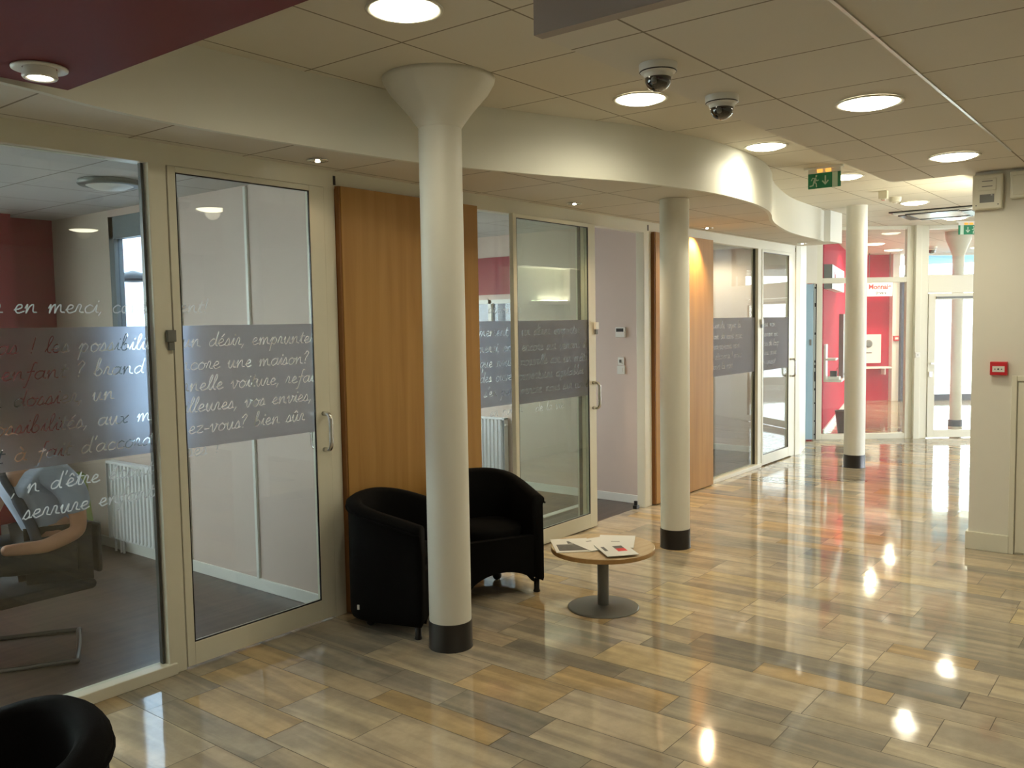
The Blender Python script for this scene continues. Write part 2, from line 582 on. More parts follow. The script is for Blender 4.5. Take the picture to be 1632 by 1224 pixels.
# curved fascia (front skin follows the wave), then the soffit behind it
FC = [(-3.3, 3.10), (-1.0, 3.16), (0.6, 3.20), (1.33, 3.254), (1.70, 3.345), (2.034, 3.386), (2.425, 3.378), (2.897, 3.335), (3.361, 3.275), (3.669, 3.196),
      (4.223, 3.0), (4.729, 2.785), (5.042, 2.70), (5.447, 2.625), (5.873, 2.605), (6.304, 2.632), (6.70, 2.70), (7.04, 2.80),
      (7.433, 2.945), (7.856, 3.07), (8.555, 3.225), (9.125, 3.29), (9.75, 3.315)]
fc = [Vector((p[0], p[1])) for p in FC]
fcs = [(p.x, p.y) for p in crom([Vector((a, b, 0)) for a, b in FC], 8)]
fcs += [(9.78, 3.33), (9.98, 3.36), (10.02, 3.30), (10.42, 3.30), (10.42, 3.36)]
bm = B()
poly = fcs + [(10.42, 3.36)][:0]
fr0 = [bm.verts.new((x, y, ZF)) for x, y in fcs]; fr1 = [bm.verts.new((x, y, ZL)) for x, y in fcs]
bk0 = [bm.verts.new((x, y + .03, ZF)) for x, y in fcs]; bk1 = [bm.verts.new((x, y + .03, ZL)) for x, y in fcs]
for i in range(len(fcs) - 1):
    bm.faces.new((fr0[i], fr0[i + 1], fr1[i + 1], fr1[i]))
    bm.faces.new((bk0[i + 1], bk0[i], bk1[i], bk1[i + 1]))
    bm.faces.new((fr0[i + 1], fr0[i], bk0[i], bk0[i + 1]))
bm.faces.new((fr0[-1], bk0[-1], bk1[-1], fr1[-1]))
o = struct('trim_3', bm, FASC, 'tall curved cream fascia waving below the upper ceiling', 'fascia', smooth='angle')
bm = B()
lo = [bm.verts.new((x, y + .01, ZF + .002)) for x, y in fcs]
far = [bm.verts.new((x, 3.86, ZF + .002)) for x, y in fcs]
for i in range(len(fcs) - 1):
    bm.faces.new((lo[i], lo[i + 1], far[i + 1], far[i]))
hi = bmesh.ops.extrude_face_region(bm, geom=bm.faces[:])
for v in [g for g in hi['geom'] if isinstance(g, bmesh.types.BMVert)]:
    v.co.z += .05
struct('ceiling', bm, TF, 'low tiled soffit between the curved fascia and the office fronts', 'ceiling')
bm = B()
box(bm, (-3.3, 3.2, ZF + .001), (1.533, -3.0, ZF + .06)); box(bm, (1.50, -3.0, ZF + .061), (1.532, 3.19, ZL))
struct('ceiling', bm, REDS, 'dark red lowered soffit at the upper left', 'ceiling')
struct('ceiling', boxes(((-3.2, 3.9, 2.51), (3.30, 7.3, 2.6)), ((4.4, 3.9, 2.51), (6.88, 6.7, 2.6)), ((7.98, 3.9, 2.51), (10.30, 7.3, 2.6))), TO,
       'grey tiled ceiling inside the glazed offices', 'ceiling')

# ------------------------------------------------------------------ walls of the hall
bm = boxes(((6.79, -3.0, 0), (9.6, 1.25, ZL + .01)))
struct('wall_right', bm, WHITE, 'plain cream wall block with the red call point at the right', 'wall')
bm = boxes(((6.765, 0.995, 0), (6.79, 1.265, .125)), ((6.79, 1.25, 0), (9.6, 1.268, .125)))
struct('baseboard_right', bm, FRAME, 'cream skirting at the foot of the right wall block', 'baseboard', bevel=.004)
struct('wall_side', boxes(((-3.4, -3.1, 0), (6.79, -3.0, ZL + .1))), WHITE, 'long cream wall at the right of the hall, outside the photo', 'wall')
struct('wall_back', boxes(((-3.5, -3.1, 0), (-3.4, 7.4, ZL + .1))), WHITE, 'cream wall behind the camera, outside the photo', 'wall')
# exterior side of vestibule right: closes the hall on -Y beyond the block
struct('wall_far', boxes(((9.5, -6.1, 0), (9.6, -3.0, ZL + .1)), ((9.6, -3.0, 0), (9.62, 1.25, ZL + .1))), WHITE, 'cream return wall behind the right block', 'wall')

struct('trim_13', boxes(((8.0, 1.25, 2.30), (9.6, 1.43, ZL)), ((9.08, 1.25, 0), (9.20, 1.34, 2.30))), WHITE, 'hidden cream bulkhead added to darken the wall above the wall light, with a pilaster', 'bulkhead')  # hidden bulkhead, added so the mirrored wall goes dark above the wall light

# cupboard door in the right block
t = thing('cupboard_door', 'low cream cupboard door in the right wall block', 'cupboard door', (6.79, 0.60, 0))
obj('door_frame', boxes(((-.022, .365, 0), (-.001, .40, 1.232)), ((-.022, -.4, 1.195), (-.001, .3649, 1.232)), ((-.022, -.44, 0), (-.001, -.4001, 1.232))), FRAME, t, bevel=.004)
obj('panel', boxes(((-.014, -.398, .015), (-.002, .36, 1.19))), FRAME, t, bevel=.003)
obj('handle', boxes(((-.045, .26, .70), (-.019, .28, .84))), CHROME, t, bevel=.005)

# ------------------------------------------------------------------ glazed office front, Y = 3.83
YF, YBK = 3.79, 3.86


def offices_header():
    bm = B()
    box(bm, (-3.3, 3.80, 2.405), (10.42, 3.88, ZF + .02))
    o = struct('trim_4', bm, FRAME, 'cream head rail along the top of the office fronts', 'head rail', bevel=.003)
    bm = B()
    for x in (3.262, 6.77, 10.30):
        box(bm, (x - .008, 3.797, 2.425), (x + .008, 3.801, 2.475))
    obj('slot', bm, DARK, o)
    return o


offices_header()
struct('trim_5', boxes(((-3.3, 3.785, 0), (2.20, 3.875, .055)), ((4.44, 3.79, 0), (5.74, 3.875, .04)), ((8.0, 3.79, 0), (9.28, 3.875, .04))), FRAME,
       'cream floor rail under the fixed office panes', 'floor rail', bevel=.004)
posts = [(2.165, 2.255), (3.182, 3.262), (5.76, 5.865), (6.70, 6.825), (9.19, 9.285), (10.19, 10.30)]
bm = B()
for a, b in posts:
    box(bm, (a, 3.80, 0), (b, 3.88, 2.41))
box(bm, (4.445, 3.80, 0), (4.475, 3.88, 2.41)); box(bm, (8.0, 3.80, 0), (8.03, 3.88, 2.41))
struct('trim_6', bm, FRAME, 'cream upright posts between the office panes and doors', 'posts', bevel=.004)

# -------- handwriting
GL = {
 'a': (1.1, [[(.9, .8), (.6, 1), (.2, .8), (.1, .3), (.4, 0), (.75, .3), (.9, 1), (.85, .2), (1.1, .08)]]),
 'b': (.95, [[(.05, .3), (.35, 1.2), (.5, 2), (.3, 2.1), (.18, 1), (.2, .15), (.55, 0), (.8, .5), (.5, .9), (.35, .7)]]),
 'c': (.9, [[(.8, .85), (.5, 1), (.15, .6), (.25, .1), (.6, 0), (.9, .2)]]),
 'd': (1.1, [[(.85, .8), (.5, 1), (.15, .6), (.2, .1), (.5, .05), (.8, .5), (.98, 2), (.88, .3), (1.1, .05)]]),
 'e': (.9, [[(.05, .35), (.6, .6), (.6, .95), (.3, .95), (.15, .4), (.4, 0), (.9, .2)]]),
 'f': (.75, [[(.0, -.9), (.2, -.8), (.4, .5), (.55, 1.9), (.8, 2)], [(.1, .9), (.7, 1)]]),
 'g': (1.0, [[(.8, .8), (.4, 1), (.1, .5), (.4, .05), (.75, .5), (.85, 1), (.7, -.6), (.4, -.9), (.2, -.5), (1, .1)]]),
 'h': (1.0, [[(.05, .2), (.4, 1.6), (.35, 2.1), (.2, 1.2), (.2, 0), (.3, .7), (.6, 1), (.7, .3), (1, .05)]]),
 'i': (.55, [[(.05, .2), (.3, 1), (.3, .2), (.55, .05)], [(.4, 1.45), (.42, 1.52)]]),
 'l': (.55, [[(.05, .2), (.5, 1.6), (.4, 2.1), (.22, 1.5), (.25, .2), (.55, .05)]]),
 'm': (1.6, [[(.05, .6), (.2, 1), (.2, 0), (.35, .75), (.6, 1), (.68, 0), (.85, .75), (1.1, 1), (1.2, .2), (1.55, .05)]]),
 'n': (1.15, [[(.05, .6), (.2, 1), (.2, 0), (.4, .75), (.7, 1), (.78, .2), (1.1, .05)]]),
 'o': (1.0, [[(.5, 1), (.15, .7), (.2, .1), (.6, 0), (.85, .5), (.6, .95), (.45, 1), (.7, .8), (1, .85)]]),
 'p': (1.0, [[(.0, .5), (.25, 1), (.1, -.95), (.25, .6), (.55, 1), (.8, .6), (.6, .05), (.3, .1)]]),
 'q': (1.0, [[(.8, .8), (.4, 1), (.1, .5), (.4, .05), (.75, .5), (.85, 1), (.75, -.9), (1, -.4)]]),
 'r': (.8, [[(.05, .2), (.25, 1.05), (.5, .9), (.45, .2), (.8, .08)]]),
 's': (.75, [[(.0, .1), (.35, 1.05), (.55, .35), (.3, 0), (.1, .12)], [(.5, .1), (.75, .15)]]),
 't': (.65, [[(.1, .3), (.4, 1.6), (.3, .2), (.6, .05)], [(.1, 1.05), (.7, 1.1)]]),
 'u': (1.1, [[(.05, .6), (.2, 1), (.2, .2), (.5, 0), (.75, 1), (.78, .15), (1.1, .05)]]),
 'v': (1.0, [[(.05, .7), (.25, 1), (.35, .1), (.55, 0), (.8, .8), (.7, 1), (1, .85)]]),
 'x': (.9, [[(.1, .9), (.35, .8), (.5, .1), (.85, .1)], [(.85, 1), (.1, 0)]]),
 'z': (.9, [[(.1, .9), (.7, .95), (.15, .1), (.8, .05)]]),
 "'": (.35, [[(.25, 2), (.18, 1.6)]]), ',': (.4, [[(.25, .1), (.1, -.35)]]), '-': (.7, [[(.1, .45), (.6, .5)]]),
 '!': (.5, [[(.35, 1.9), (.25, .5)], [(.22, .05), (.23, .1)]]),
 '?': (.8, [[(.1, 1.5), (.4, 1.95), (.65, 1.6), (.35, .9), (.32, .5)], [(.3, .05), (.31, .1)]]),
 'y': (1.0, [[(.05, .7), (.2, 1), (.25, .3), (.5, .1), (.75, .5), (.85, 1), (.7, -.6), (.4, -.9), (.2, -.5), (1, .1)]]),
 'j': (.55, [[(.1, .5), (.4, 1), (.35, -.6), (.1, -.9), (-.1, -.5), (.5, .1)], [(.45, 1.45), (.47, 1.52)]]),
 '.': (.4, [[(.2, .03), (.22, .06)]]), ' ': (.9, []),
}
ACC = {'é': ('e', [[(.4, 1.3), (.65, 1.65)]]), 'è': ('e', [[(.35, 1.65), (.6, 1.3)]]), 'ê': ('e', [[(.25, 1.3), (.45, 1.6), (.65, 1.3)]]),
       'à': ('a', [[(.4, 1.7), (.65, 1.35)]]), 'û': ('u', [[(.3, 1.35), (.5, 1.6), (.7, 1.35)]]), 'î': ('i', [[(.1, 1.35), (.3, 1.6), (.5, 1.35)]])}


def write(text, x, z, h=0.034, sx=1.35, slant=.18, rise=0.0):
    segs = []
    for ch in text:
        ex = []
        if ch in ACC:
            ch, ex = ACC[ch]
        w, st = GL[ch]
        for s in st + ex:
            pp = crom([Vector((a, b, 0)) for a, b in s], 4)
            pp = [(x + (p.x + p.y * slant) * h * sx, z + p.y * h) for p in pp]
            segs += list(zip(pp, pp[1:]))
        x += w * h * sx
        z += rise * w * h
    return segs


def runs(segs, z, r):
    """x-intervals at height z covered by strokes of half width r"""
    iv = []
    for (x0, z0), (x1, z1) in segs:
        lo, hi = (z0, z1) if z0 < z1 else (z1, z0)
        if z < lo - r or z > hi + r:
            continue
        # exact enough: sample along the segment
        n = max(2, int(math.hypot(x1 - x0, z1 - z0) / r * 1.6) + 1)
        for i in range(n + 1):
            t = i / n
            dz = z - (z0 + (z1 - z0) * t)
            if abs(dz) < r:
                w = math.sqrt(r * r - dz * dz); cx = x0 + (x1 - x0) * t
                iv.append((cx - w, cx + w))
    iv.sort()
    out = []
    for a, b in iv:
        if out and a <= out[-1][1] + .0003:
            out[-1][1] = max(out[-1][1], b)
        else:
            out.append([a, b])
    return out


def film_and_text(parent, x0, x1, y, lines, above, below=(), z0=1.07, z1=1.66, px=0.0, r=.0026):
    """x in world, y world plane; parent sits at px,?"""
    DZ = 0.0026
    segs = []
    for ln in lines:
        segs += write(*ln[:3], **(ln[3] if len(ln) > 3 else {}))
    bm = B()
    n = int((z1 - z0) / DZ)
    T = .0012

    def slab(a, b, za, zb):
        v = [bm.verts.new(p) for p in ((a, y, za), (b, y, za), (b, y, zb), (a, y, zb))]
        w = [bm.verts.new(p) for p in ((a, y - T, za), (b, y - T, za), (b, y - T, zb), (a, y - T, zb))]
        bm.faces.new((v[3], v[2], v[1], v[0])); bm.faces.new((w[0], w[1], w[2], w[3]))
    prev = None
    for i in range(n):
        za = z0 + i * DZ; zb = min(za + DZ, z1) if i < n - 1 else z1
        iv = [(max(a, x0), min(b, x1)) for a, b in runs(segs, (za + zb) / 2, r) if b > x0 and a < x1]
        cur = x0
        spans = []
        for a, b in iv:
            if a > cur + .0002:
                spans.append((cur, a))
            cur = max(cur, b)
        if cur < x1 - .0002:
            spans.append((cur, x1))
        for a, b in spans:
            slab(a, b, za, zb)
    me = bpy.data.meshes.new('frosted_film')
    bm.to_mesh(me); bm.free(); me.materials.append(FILM)
    o = bpy.data.objects.new('frosted_film', me); C.objects.link(o); o.parent = parent
    o['label'] = 'frosted grey film band with clear handwriting'
    # free-standing white lettering above and below the band
    segs = []
    for ln in list(above) + list(below):
        segs += write(*ln[:3], **(ln[3] if len(ln) > 3 else {}))
    if segs:
        bm = B()
        zs = [p[1] for s in segs for p in s]
        z = min(zs) - r
        while z < max(zs) + r:
            if z > z1 or z < z0 - DZ:
                for a, b in runs(segs, z + DZ / 2, r):
                    a = max(a, x0); b = min(b, x1)
                    if b - a > .0002:
                        bm.faces.new([bm.verts.new(p) for p in ((a, y - .001, z), (b, y - .001, z), (b, y - .001, z + DZ), (a, y - .001, z + DZ))])
            z += DZ
        me = bpy.data.meshes.new('lettering')
        bm.to_mesh(me); bm.free(); me.materials.append(LETTER)
        o2 = bpy.data.objects.new('lettering', me); C.objects.link(o2); o2.parent = parent
        o2['label'] = 'white handwritten lettering'
    return o


def pane(parent, x0, x1, y, z0, z1, mat=GLASS):
    bm = B()
    box(bm, (x0, y, z0), (x1, y + .008, z1))
    return obj('pane', bm, mat, parent)


def fixed_window(name, x0, x1, lines, above, below, label, z0=.05):
    t = thing(name, label, 'window', (0, 0, 0), kind='structure')
    pane(t, x0, x1, 3.84, z0, 2.405)
    bm = B()
    e = .012
    box(bm, (x0, 3.832, z0), (x0 + e, 3.856, 2.405)); box(bm, (x1 - e, 3.832, z0), (x1, 3.856, 2.405))
    obj('edge_strip', bm, pbr('dark glazing gasket', (.06, .06, .05), .4), t)
    film_and_text(t, x0 + e, x1 - e, 3.8375, lines, above, below)
    return t


L1 = [1.553, 1.445, 1.335, 1.222, 1.108]
D1 = [1.558, 1.447, 1.345, 1.243, 1.140]
fixed_window('window_1', -2.4, 2.16,
             [('pourquoi pas ! les possibilités', 1.06, L1[0]), ('un enfant ? brand', 1.36, L1[1]), ('un dossier, un', 1.40, L1[2]),
              ('possibilités, aux meil', 1.42, L1[3]), ('tout à fait d\'accord', 1.34, L1[4])],
             [('écouter en merci, conte', 1.24, 1.722)], [(', n d\'être écoutés en', 1.52, .972), ('serrure enfants, vous', 1.56, .862)],
             'large fixed glass pane of the nearest office with a frosted band')


def sliding_door(name, x0, x1, yf, lines, above, below, label, glass=GLASS, hx=None):
    t = thing(name, label, 'door', (0, 0, 0), kind='structure')
    y0, y1 = yf, yf + .035
    sl_, sr, top, bot = .04, .098, .028, .125
    obj('door_frame', boxes(((x0, y0, .012), (x0 + sl_, y1, 2.404)), ((x1 - sr, y0, .012), (x1, y1, 2.404)),
                            ((x0 + sl_, y0, .012), (x1 - sr, y1, bot)), ((x0 + sl_, y0, 2.404 - top), (x1 - sr, y1, 2.404))), FRAME, t, bevel=.003)
    gx0, gx1 = x0 + sl_, x1 - sr
    pane(t, gx0, gx1, y0 + .012, bot, 2.376, glass)
    e = .006
    obj('gasket', boxes(((gx0, y0 + .002, bot), (gx0 + e, y0 + .010, 2.376)), ((gx1 - e, y0 + .002, bot), (gx1, y0 + .010, 2.376)),
                        ((gx0, y0 + .002, bot), (gx1, y0 + .010, bot + e)), ((gx0, y0 + .002, 2.376 - e), (gx1, y0 + .010, 2.376))), DARK, t)
    hx = x1 - .05
    for s in (-1, 1):
        bm = B()
        yy = y0 if s < 0 else y1
        pts = [(hx, yy, 1.165)] + [tuple(p) for p in arc((hx, yy + s * .03, 1.165), (hx, yy + s * .062, 1.165), (hx, yy + s * .062, 1.12), 6)] + \
              [tuple(p) for p in arc((hx, yy + s * .062, 1.01), (hx, yy + s * .062, .965), (hx, yy + s * .03, .965), 6)] + [(hx, yy, .965)]
        tube(bm, pts, .0125, 10)
        obj('handle', bm, CHROME, t, smooth=True)['label'] = 'curved steel pull handle'
    film_and_text(t, gx0 + e, gx1 - e, y0 + .0105, lines, above, below)
    return t


sliding_door('door_1', 2.258, 3.180, 3.795,
             [('s un désir, emprunter', 2.22, D1[0]), ('encore une maison?', 2.24, D1[1]), ('ernelle voiture, refaire', 2.25, D1[2]),
              ('eilleures, vos envies, de', 2.25, D1[3]), ('nez-vous? bien sûr', 2.26, D1[4])],
             [('ment!', 2.22, 1.722)], [('ses !', 2.30, 1.03)],
             'closed glass sliding door of the nearest office, frosted band across')
fixed_window('window_2', 4.475, 5.76,
             [('calmement, un', 4.40, D1[0]), ('merci, encore', 4.50, D1[1]), ('que nous', 4.52, D1[2]), ('des ouvert', 4.52, D1[3]), ('s\'en pense', 4.56, D1[4])],
             [('découvrir', 4.62, 1.715)], [('en parler', 4.62, 1.0)],
             'fixed glass pane beside the wood panel and black armchairs', z0=.04)
sliding_door('door_2', 4.81, 5.855, 3.757,
             [('un dîner emporter', 4.90, D1[0]), ('encore sur venant à', 4.90, D1[1]), ('nouvelle sur un métier de', 4.88, D1[2]),
              ('ouvertures agréables', 4.86, D1[3]), ('pensez nous sur un été', 4.88, D1[4])],
             [], [('de la vie', 5.05, 1.0)], 'glass sliding door slid open in front of the pane behind the armchairs', glass=GLASS2)
fixed_window('window_3', 8.03, 9.19,
             [('ensemble, voyez la', 8.06, D1[0]), ('besoin de vous avec', 8.04, D1[1]), ('le savez-vous voir', 8.06, D1[2]), ('on découvre ! avec', 8.05, D1[3]), ('venir la voir', 8.10, D1[4])],
             [], [], 'fixed glass pane of the farthest office beyond the second column', z0=.04)
sliding_door('door_3', 9.288, 10.188, 3.795,
             [('voir mon', 9.33, D1[0]), ('demain un', 9.33, D1[1]), ('pas de loup', 9.33, D1[2]), ('vous avez', 9.33, D1[3]), ('un projet', 9.33, D1[4])],
             [], [], 'closed glass sliding door of the farthest office')

# small lock boxes on posts
for x, yy, lab in ((2.235, 3.795, 'small metal lock box on the post of the nearest sliding door'),
                   (5.835, 3.75, 'small pale lock box on the edge of the opened sliding door'),
                   (9.262, 3.795, 'small pale lock box on the post of the farthest sliding door')):
    t = thing('door_lock', lab, 'lock', (x, yy, 1.585), group='lock boxes on the office doors')
    obj('case', boxes(((-.022, -.022, 0), (.022, 0, .055))), PLASTW if x > 3 else GREYM, t, bevel=.003)
    obj('latch', boxes(((-.012, -.014, -.04), (.016, 0, -.001))), GREYM, t, bevel=.002)

# wooden panels
for x0, x1, lab in ((3.264, 4.443, 'tall honey-coloured wood panel behind the two black armchairs'),
                    (6.83, 7.998, 'tall honey-coloured wood panel half hidden by the second column')):
    t = thing('wood_panel', lab, 'wall panel', ((x0 + x1) / 2, 3.80, 0), group='wood panels between the offices')
    w = (x1 - x0) / 2
    obj('veneer_board', boxes(((-w + .012, -.035, .01), (w, .05, 2.418))), BEECH, t, bevel=.002)
    obj('edge_board', boxes(((-w, -.03, .01), (-w + .011, .05, 2.418))), pbr('dark beech edge', (.22, .09, .02), .5), t)

# ------------------------------------------------------------------ office interiors
# office 1: right wall with window, back wall red
WY0, WY1, WZ0, WZ1 = 5.42, 6.28, .78, 2.46
bm = boxes(((3.25, 3.88, 0), (3.34, WY0, 2.52)), ((3.25, WY0, 0), (3.34, WY1, WZ0)), ((3.25, WY0, WZ1), (3.34, WY1, 2.52)))
struct('wall_office', bm, GREYW, 'pinkish grey panelled side wall inside the nearest office', 'wall')
struct('wall_office', boxes(((3.25, WY1, 0), (3.34, 7.2, 2.52))), BEIGEW, 'beige wall section by the far corner of the nearest office', 'wall')
struct('wall_office', boxes(((-3.3, 7.16, 0), (-2.4, 7.26, 2.52)), ((1.7, 7.16, 0), (3.25, 7.26, 2.52)), ((-2.4, 7.16, 0), (1.7, 7.26, .8)), ((-2.4, 7.16, 2.4), (1.7, 7.26, 2.52)), ((2.45, 6.95, 0), (2.86, 7.16, 2.51))), REDW, 'dark red back wall with a red pier in the nearest office', 'wall')
bm = B()
for yy in (4.60, 5.36):
    box(bm, (3.236, yy - .012, .07), (3.25, yy + .012, 2.5))
struct('trim_7', bm, PLASTW, 'pale joint strips on the side wall of the nearest office', 'joint strips')
struct('baseboard_office', boxes(((3.236, 3.9, 0), (3.25, 7.16, .075)), ((6.806, 3.9, 0), (6.82, 6.6, .075)), ((10.236, 3.9, 0), (10.25, 7.16, .075))), PLASTW,
       'white skirting along the office side walls', 'baseboard', bevel=.003)
t = thing('window_4', 'tall bright daylight window in the side wall of the nearest office', 'window', (3.25, 0, 0), kind='structure')
bf = pbr('blue grey window frame', (.20, .24, .26), .4)
obj('window_frame', boxes(((0, WY1 - .07, WZ0), (.07, WY1, WZ1)), ((.04, WY0, WZ0), (.07, WY0 + .02, WZ1)), ((0, WY0, WZ1 - .16), (.07, WY1, WZ1)), ((0, WY0, WZ0), (.07, WY1, WZ0 + .05))), bf, t, bevel=.004)
obj('pane', boxes(((.03, WY0 + .03, WZ0 + .05), (.036, WY1 - .07, WZ1 - .16))), glass_mat('dimming blue glass', tint=(.50, .56, .62)), t)  # tint added to cut the daylight reaching the film and floor

def add_fill_window(x0, x1, z0, z1, label, yw=7.16):
    t = thing('fill_window', label, 'window', (0, yw, 0), kind='structure')  # unseen window, added so daylight brightens the office
    obj('window_frame', boxes(((x0, 0, z0), (x0 + .05, .07, z1)), ((x1 - .05, 0, z0), (x1, .07, z1)), (((x0 + x1) / 2 - .03, 0, z0), ((x0 + x1) / 2 + .03, .07, z1)), ((x0, 0, z0), (x1, .07, z0 + .05)), ((x0, 0, z1 - .05), (x1, .07, z1))), PLASTW, t)
    obj('pane', boxes(((x0 + .05, .03, z0 + .05), (x1 - .05, .036, z1 - .05))), GLASS, t)
    portal(((x0 + x1) / 2, yw + .14, (z0 + z1) / 2), (math.pi / 2, 0, 0), x1 - x0, z1 - z0)


add_fill_window(-2.4, 1.7, .8, 2.4, 'wide unseen window added in the back wall to light the nearest office')
portal((3.36, (WY0 + WY1) / 2, 1.6), (math.pi / 2, 0, math.pi / 2 * 3), .8, 1.6)
# office 2 walls
bm = boxes(((6.82, 3.88, 0), (6.90, 5.30, 2.52)), ((6.82, 5.30, 0), (6.90, 6.4, .86)), ((6.82, 5.30, 1.88), (6.90, 6.4, 2.52)), ((6.82, 6.4, 0), (6.90, 6.7, 2.52)),
           ((4.36, 4.6, 0), (4.44, 6.7, 2.52)), ((3.34, 4.6, 0), (4.44, 4.68, 2.6)), ((3.34, 3.88, 0), (3.36, 4.6, 2.6)), ((4.42, 3.88, 0), (4.44, 4.6, 2.6)))
struct('wall_office', bm, GREYW, 'pinkish grey walls of the middle office seen through its open door', 'wall')
struct('wall_office', boxes(((4.36, 6.6, 0), (4.7, 6.7, 2.52)), ((6.2, 6.6, 0), (6.90, 6.7, 2.52)), ((4.7, 6.6, 0), (6.2, 6.7, .8)), ((4.7, 6.6, 2.35), (6.2, 6.7, 2.52))), GREYW, 'grey back wall of the middle office', 'wall')
add_fill_window(4.7, 6.2, .8, 2.35, 'unseen window added in the back wall to light the middle office', 6.6)
struct('trim_8', boxes(((6.812, 5.3, 1.93), (6.82, 6.4, 2.30))), REDW, 'red painted panel above the window of the middle office', 'wall panel')
t = thing('window_5', 'small pale window above the radiator of the middle office', 'window', (6.82, 0, 0), kind='structure')
obj('window_frame', boxes(((0, 5.30, .86), (.06, 5.34, 1.88)), ((0, 6.36, .86), (.06, 6.4, 1.88)), ((0, 5.3, .86), (.06, 6.4, .9)), ((0, 5.3, 1.84), (.06, 6.4, 1.88)), ((0, 5.62, .86), (.06, 5.66, 1.88))), PLASTW, t)
obj('pane', boxes(((.03, 5.34, .9), (.036, 6.36, 1.84))), glass_mat('dimming grey glass', tint=(.26, .30, .34)), t)  # dark tint added to lower this window's brightness
# office 3
struct('wall_office', boxes(((7.9, 3.88, 0), (7.98, 7.26, 2.52)), ((10.25, 3.88, 0), (10.42, 7.26, 2.52)), ((7.98, 7.16, 0), (8.6, 7.26, 2.52)), ((9.9, 7.16, 0), (10.25, 7.26, 2.52)),
                            ((8.6, 7.16, 0), (9.9, 7.26, .9)), ((8.6, 7.16, 2.3), (9.9, 7.26, 2.52)), ((6.90, 3.88, 0), (7.9, 3.96, 2.6))), GREYW,
       'grey walls of the farthest office', 'wall')
t = thing('window_6', 'bright window with pale curtains at the back of the farthest office', 'window', (0, 7.16, 0), kind='structure')
obj('window_frame', boxes(((8.6, 0, .9), (8.65, .07, 2.3)), ((9.85, 0, .9), (9.9, .07, 2.3)), ((9.2, 0, .9), (9.25, .07, 2.3)), ((8.6, 0, .9), (9.9, .07, .95)), ((8.6, 0, 2.25), (9.9, .07, 2.3))), PLASTW, t)
obj('pane', boxes(((8.65, .03, .95), (9.85, .036, 2.25))), GLASS, t)
m, nt, out = new_mat('sheer curtain')
df = N(nt, 'ShaderNodeBsdfDiffuse'); df.inputs[0].default_value = (.7, .72, .7, 1)
tl = N(nt, 'ShaderNodeBsdfTranslucent'); tl.inputs[0].default_value = (.7, .74, .72, 1)
mx = N(nt, 'ShaderNodeMixShader'); mx.inputs[0].default_value = .6
nt.links.new(df.outputs[0], mx.inputs[1]); nt.links.new(tl.outputs[0], mx.inputs[2]); nt.links.new(mx.outputs[0], out.inputs[0])
SHEER = m
bm = B()
xs = [8.62 + i * .02 for i in range(64)]
vs = [(x, 7.10 + .018 * math.sin(x * 42) + .008 * math.sin(x * 17)) for x in xs]
v0 = [bm.verts.new((x, y, .8)) for x, y in vs]; v1 = [bm.verts.new((x, y, 2.36)) for x, y in vs]
for i in range(len(vs) - 1):
    bm.faces.new((v0[i], v0[i + 1], v1[i + 1], v1[i]))
tag(obj('sheer_curtain', bm, SHEER, smooth=True), 'pale sheer curtain over the window of the farthest office', 'curtain')


# radiators
def radiator(name, x, y0, y1, z0, z1, label):
    t = thing(name, label, 'radiator', (x, (y0 + y1) / 2, 0))
    w = (y1 - y0) / 2
    bm = B()
    n = int(2 * w / .048)
    prof = []
    for i in range(n + 1):
        yy = -w + .01 + (2 * w - .02) * i / n
        for dy, dx in ((-.017, 0), (-.011, -.014), (.011, -.014), (.017, 0)):
            prof.append((dx - .06, yy + dy))
    prof = [p for p in prof if -w <= p[1] <= w]
    a = [bm.verts.new((p[0], p[1], z0 + .01)) for p in prof]; b = [bm.verts.new((p[0], p[1], z1 - .02)) for p in prof]
    for i in range(len(prof) - 1):
        bm.faces.new((a[i], a[i + 1], b[i + 1], b[i]))
    box(bm, (-.066, -w, z0 + .0), (-.054, w, z0 + .02))
    box(bm, (-.030, -w, z0 + .01), (-.022, w, z1 - .02))
    obj('panel', bm, RAD, t)
    obj('top_grille', boxes(((-.078, -w - .006, z1 - .02), (-.015, w + .006, z1)), ((-.078, -w - .006, z0), (-.015, -w, z1)), ((-.078, w, z0), (-.015, w + .006, z1))), RAD, t, bevel=.003)
    for s in (w - .03, w - .11, w - .15):
        bm = B(); tube(bm, [(-.045, s, z0), (-.045, s, 0.0)], .009, 8)
        obj('pipe', bm, RAD, t, smooth=True)
    bm = B(); tube(bm, [(-.06, -w - .03, z1 - .07), (-.06, -w - .005, z1 - .07)], .016, 10)
    obj('valve', bm, PLASTW, t, smooth=True)
    return t


radiator('radiator', 3.249, 5.52, 6.33, .10, .68, 'white ribbed radiator below the daylight window of the nearest office')
radiator('radiator', 6.819, 5.42, 6.40, .10, .70, 'white ribbed radiator in the middle office beside the wood panel')['group'] = 'radiators'
bpy.data.objects['radiator']['group'] = 'radiators'

# street lamp head outside office 1 window
t = thing('street_lamp', 'flat dark street lamp head outside the window of the nearest office', 'street lamp', (5.2, 9.3, -.15))
bm = B(); tube(bm, [(-.9, .2, 0), (-.9, .2, 2.35), (-.8, .18, 2.42), (-.3, .07, 2.36)], .035, 8); obj('pole', bm, DARK, t, smooth=True)
bm = B(); lathe(bm, [(.02, 2.44), (.14, 2.40), (.22, 2.35), (.22, 2.33), (.05, 2.31)], (-.12, .02), 24); obj('lamp_head', bm, DARK, t, smooth=True)

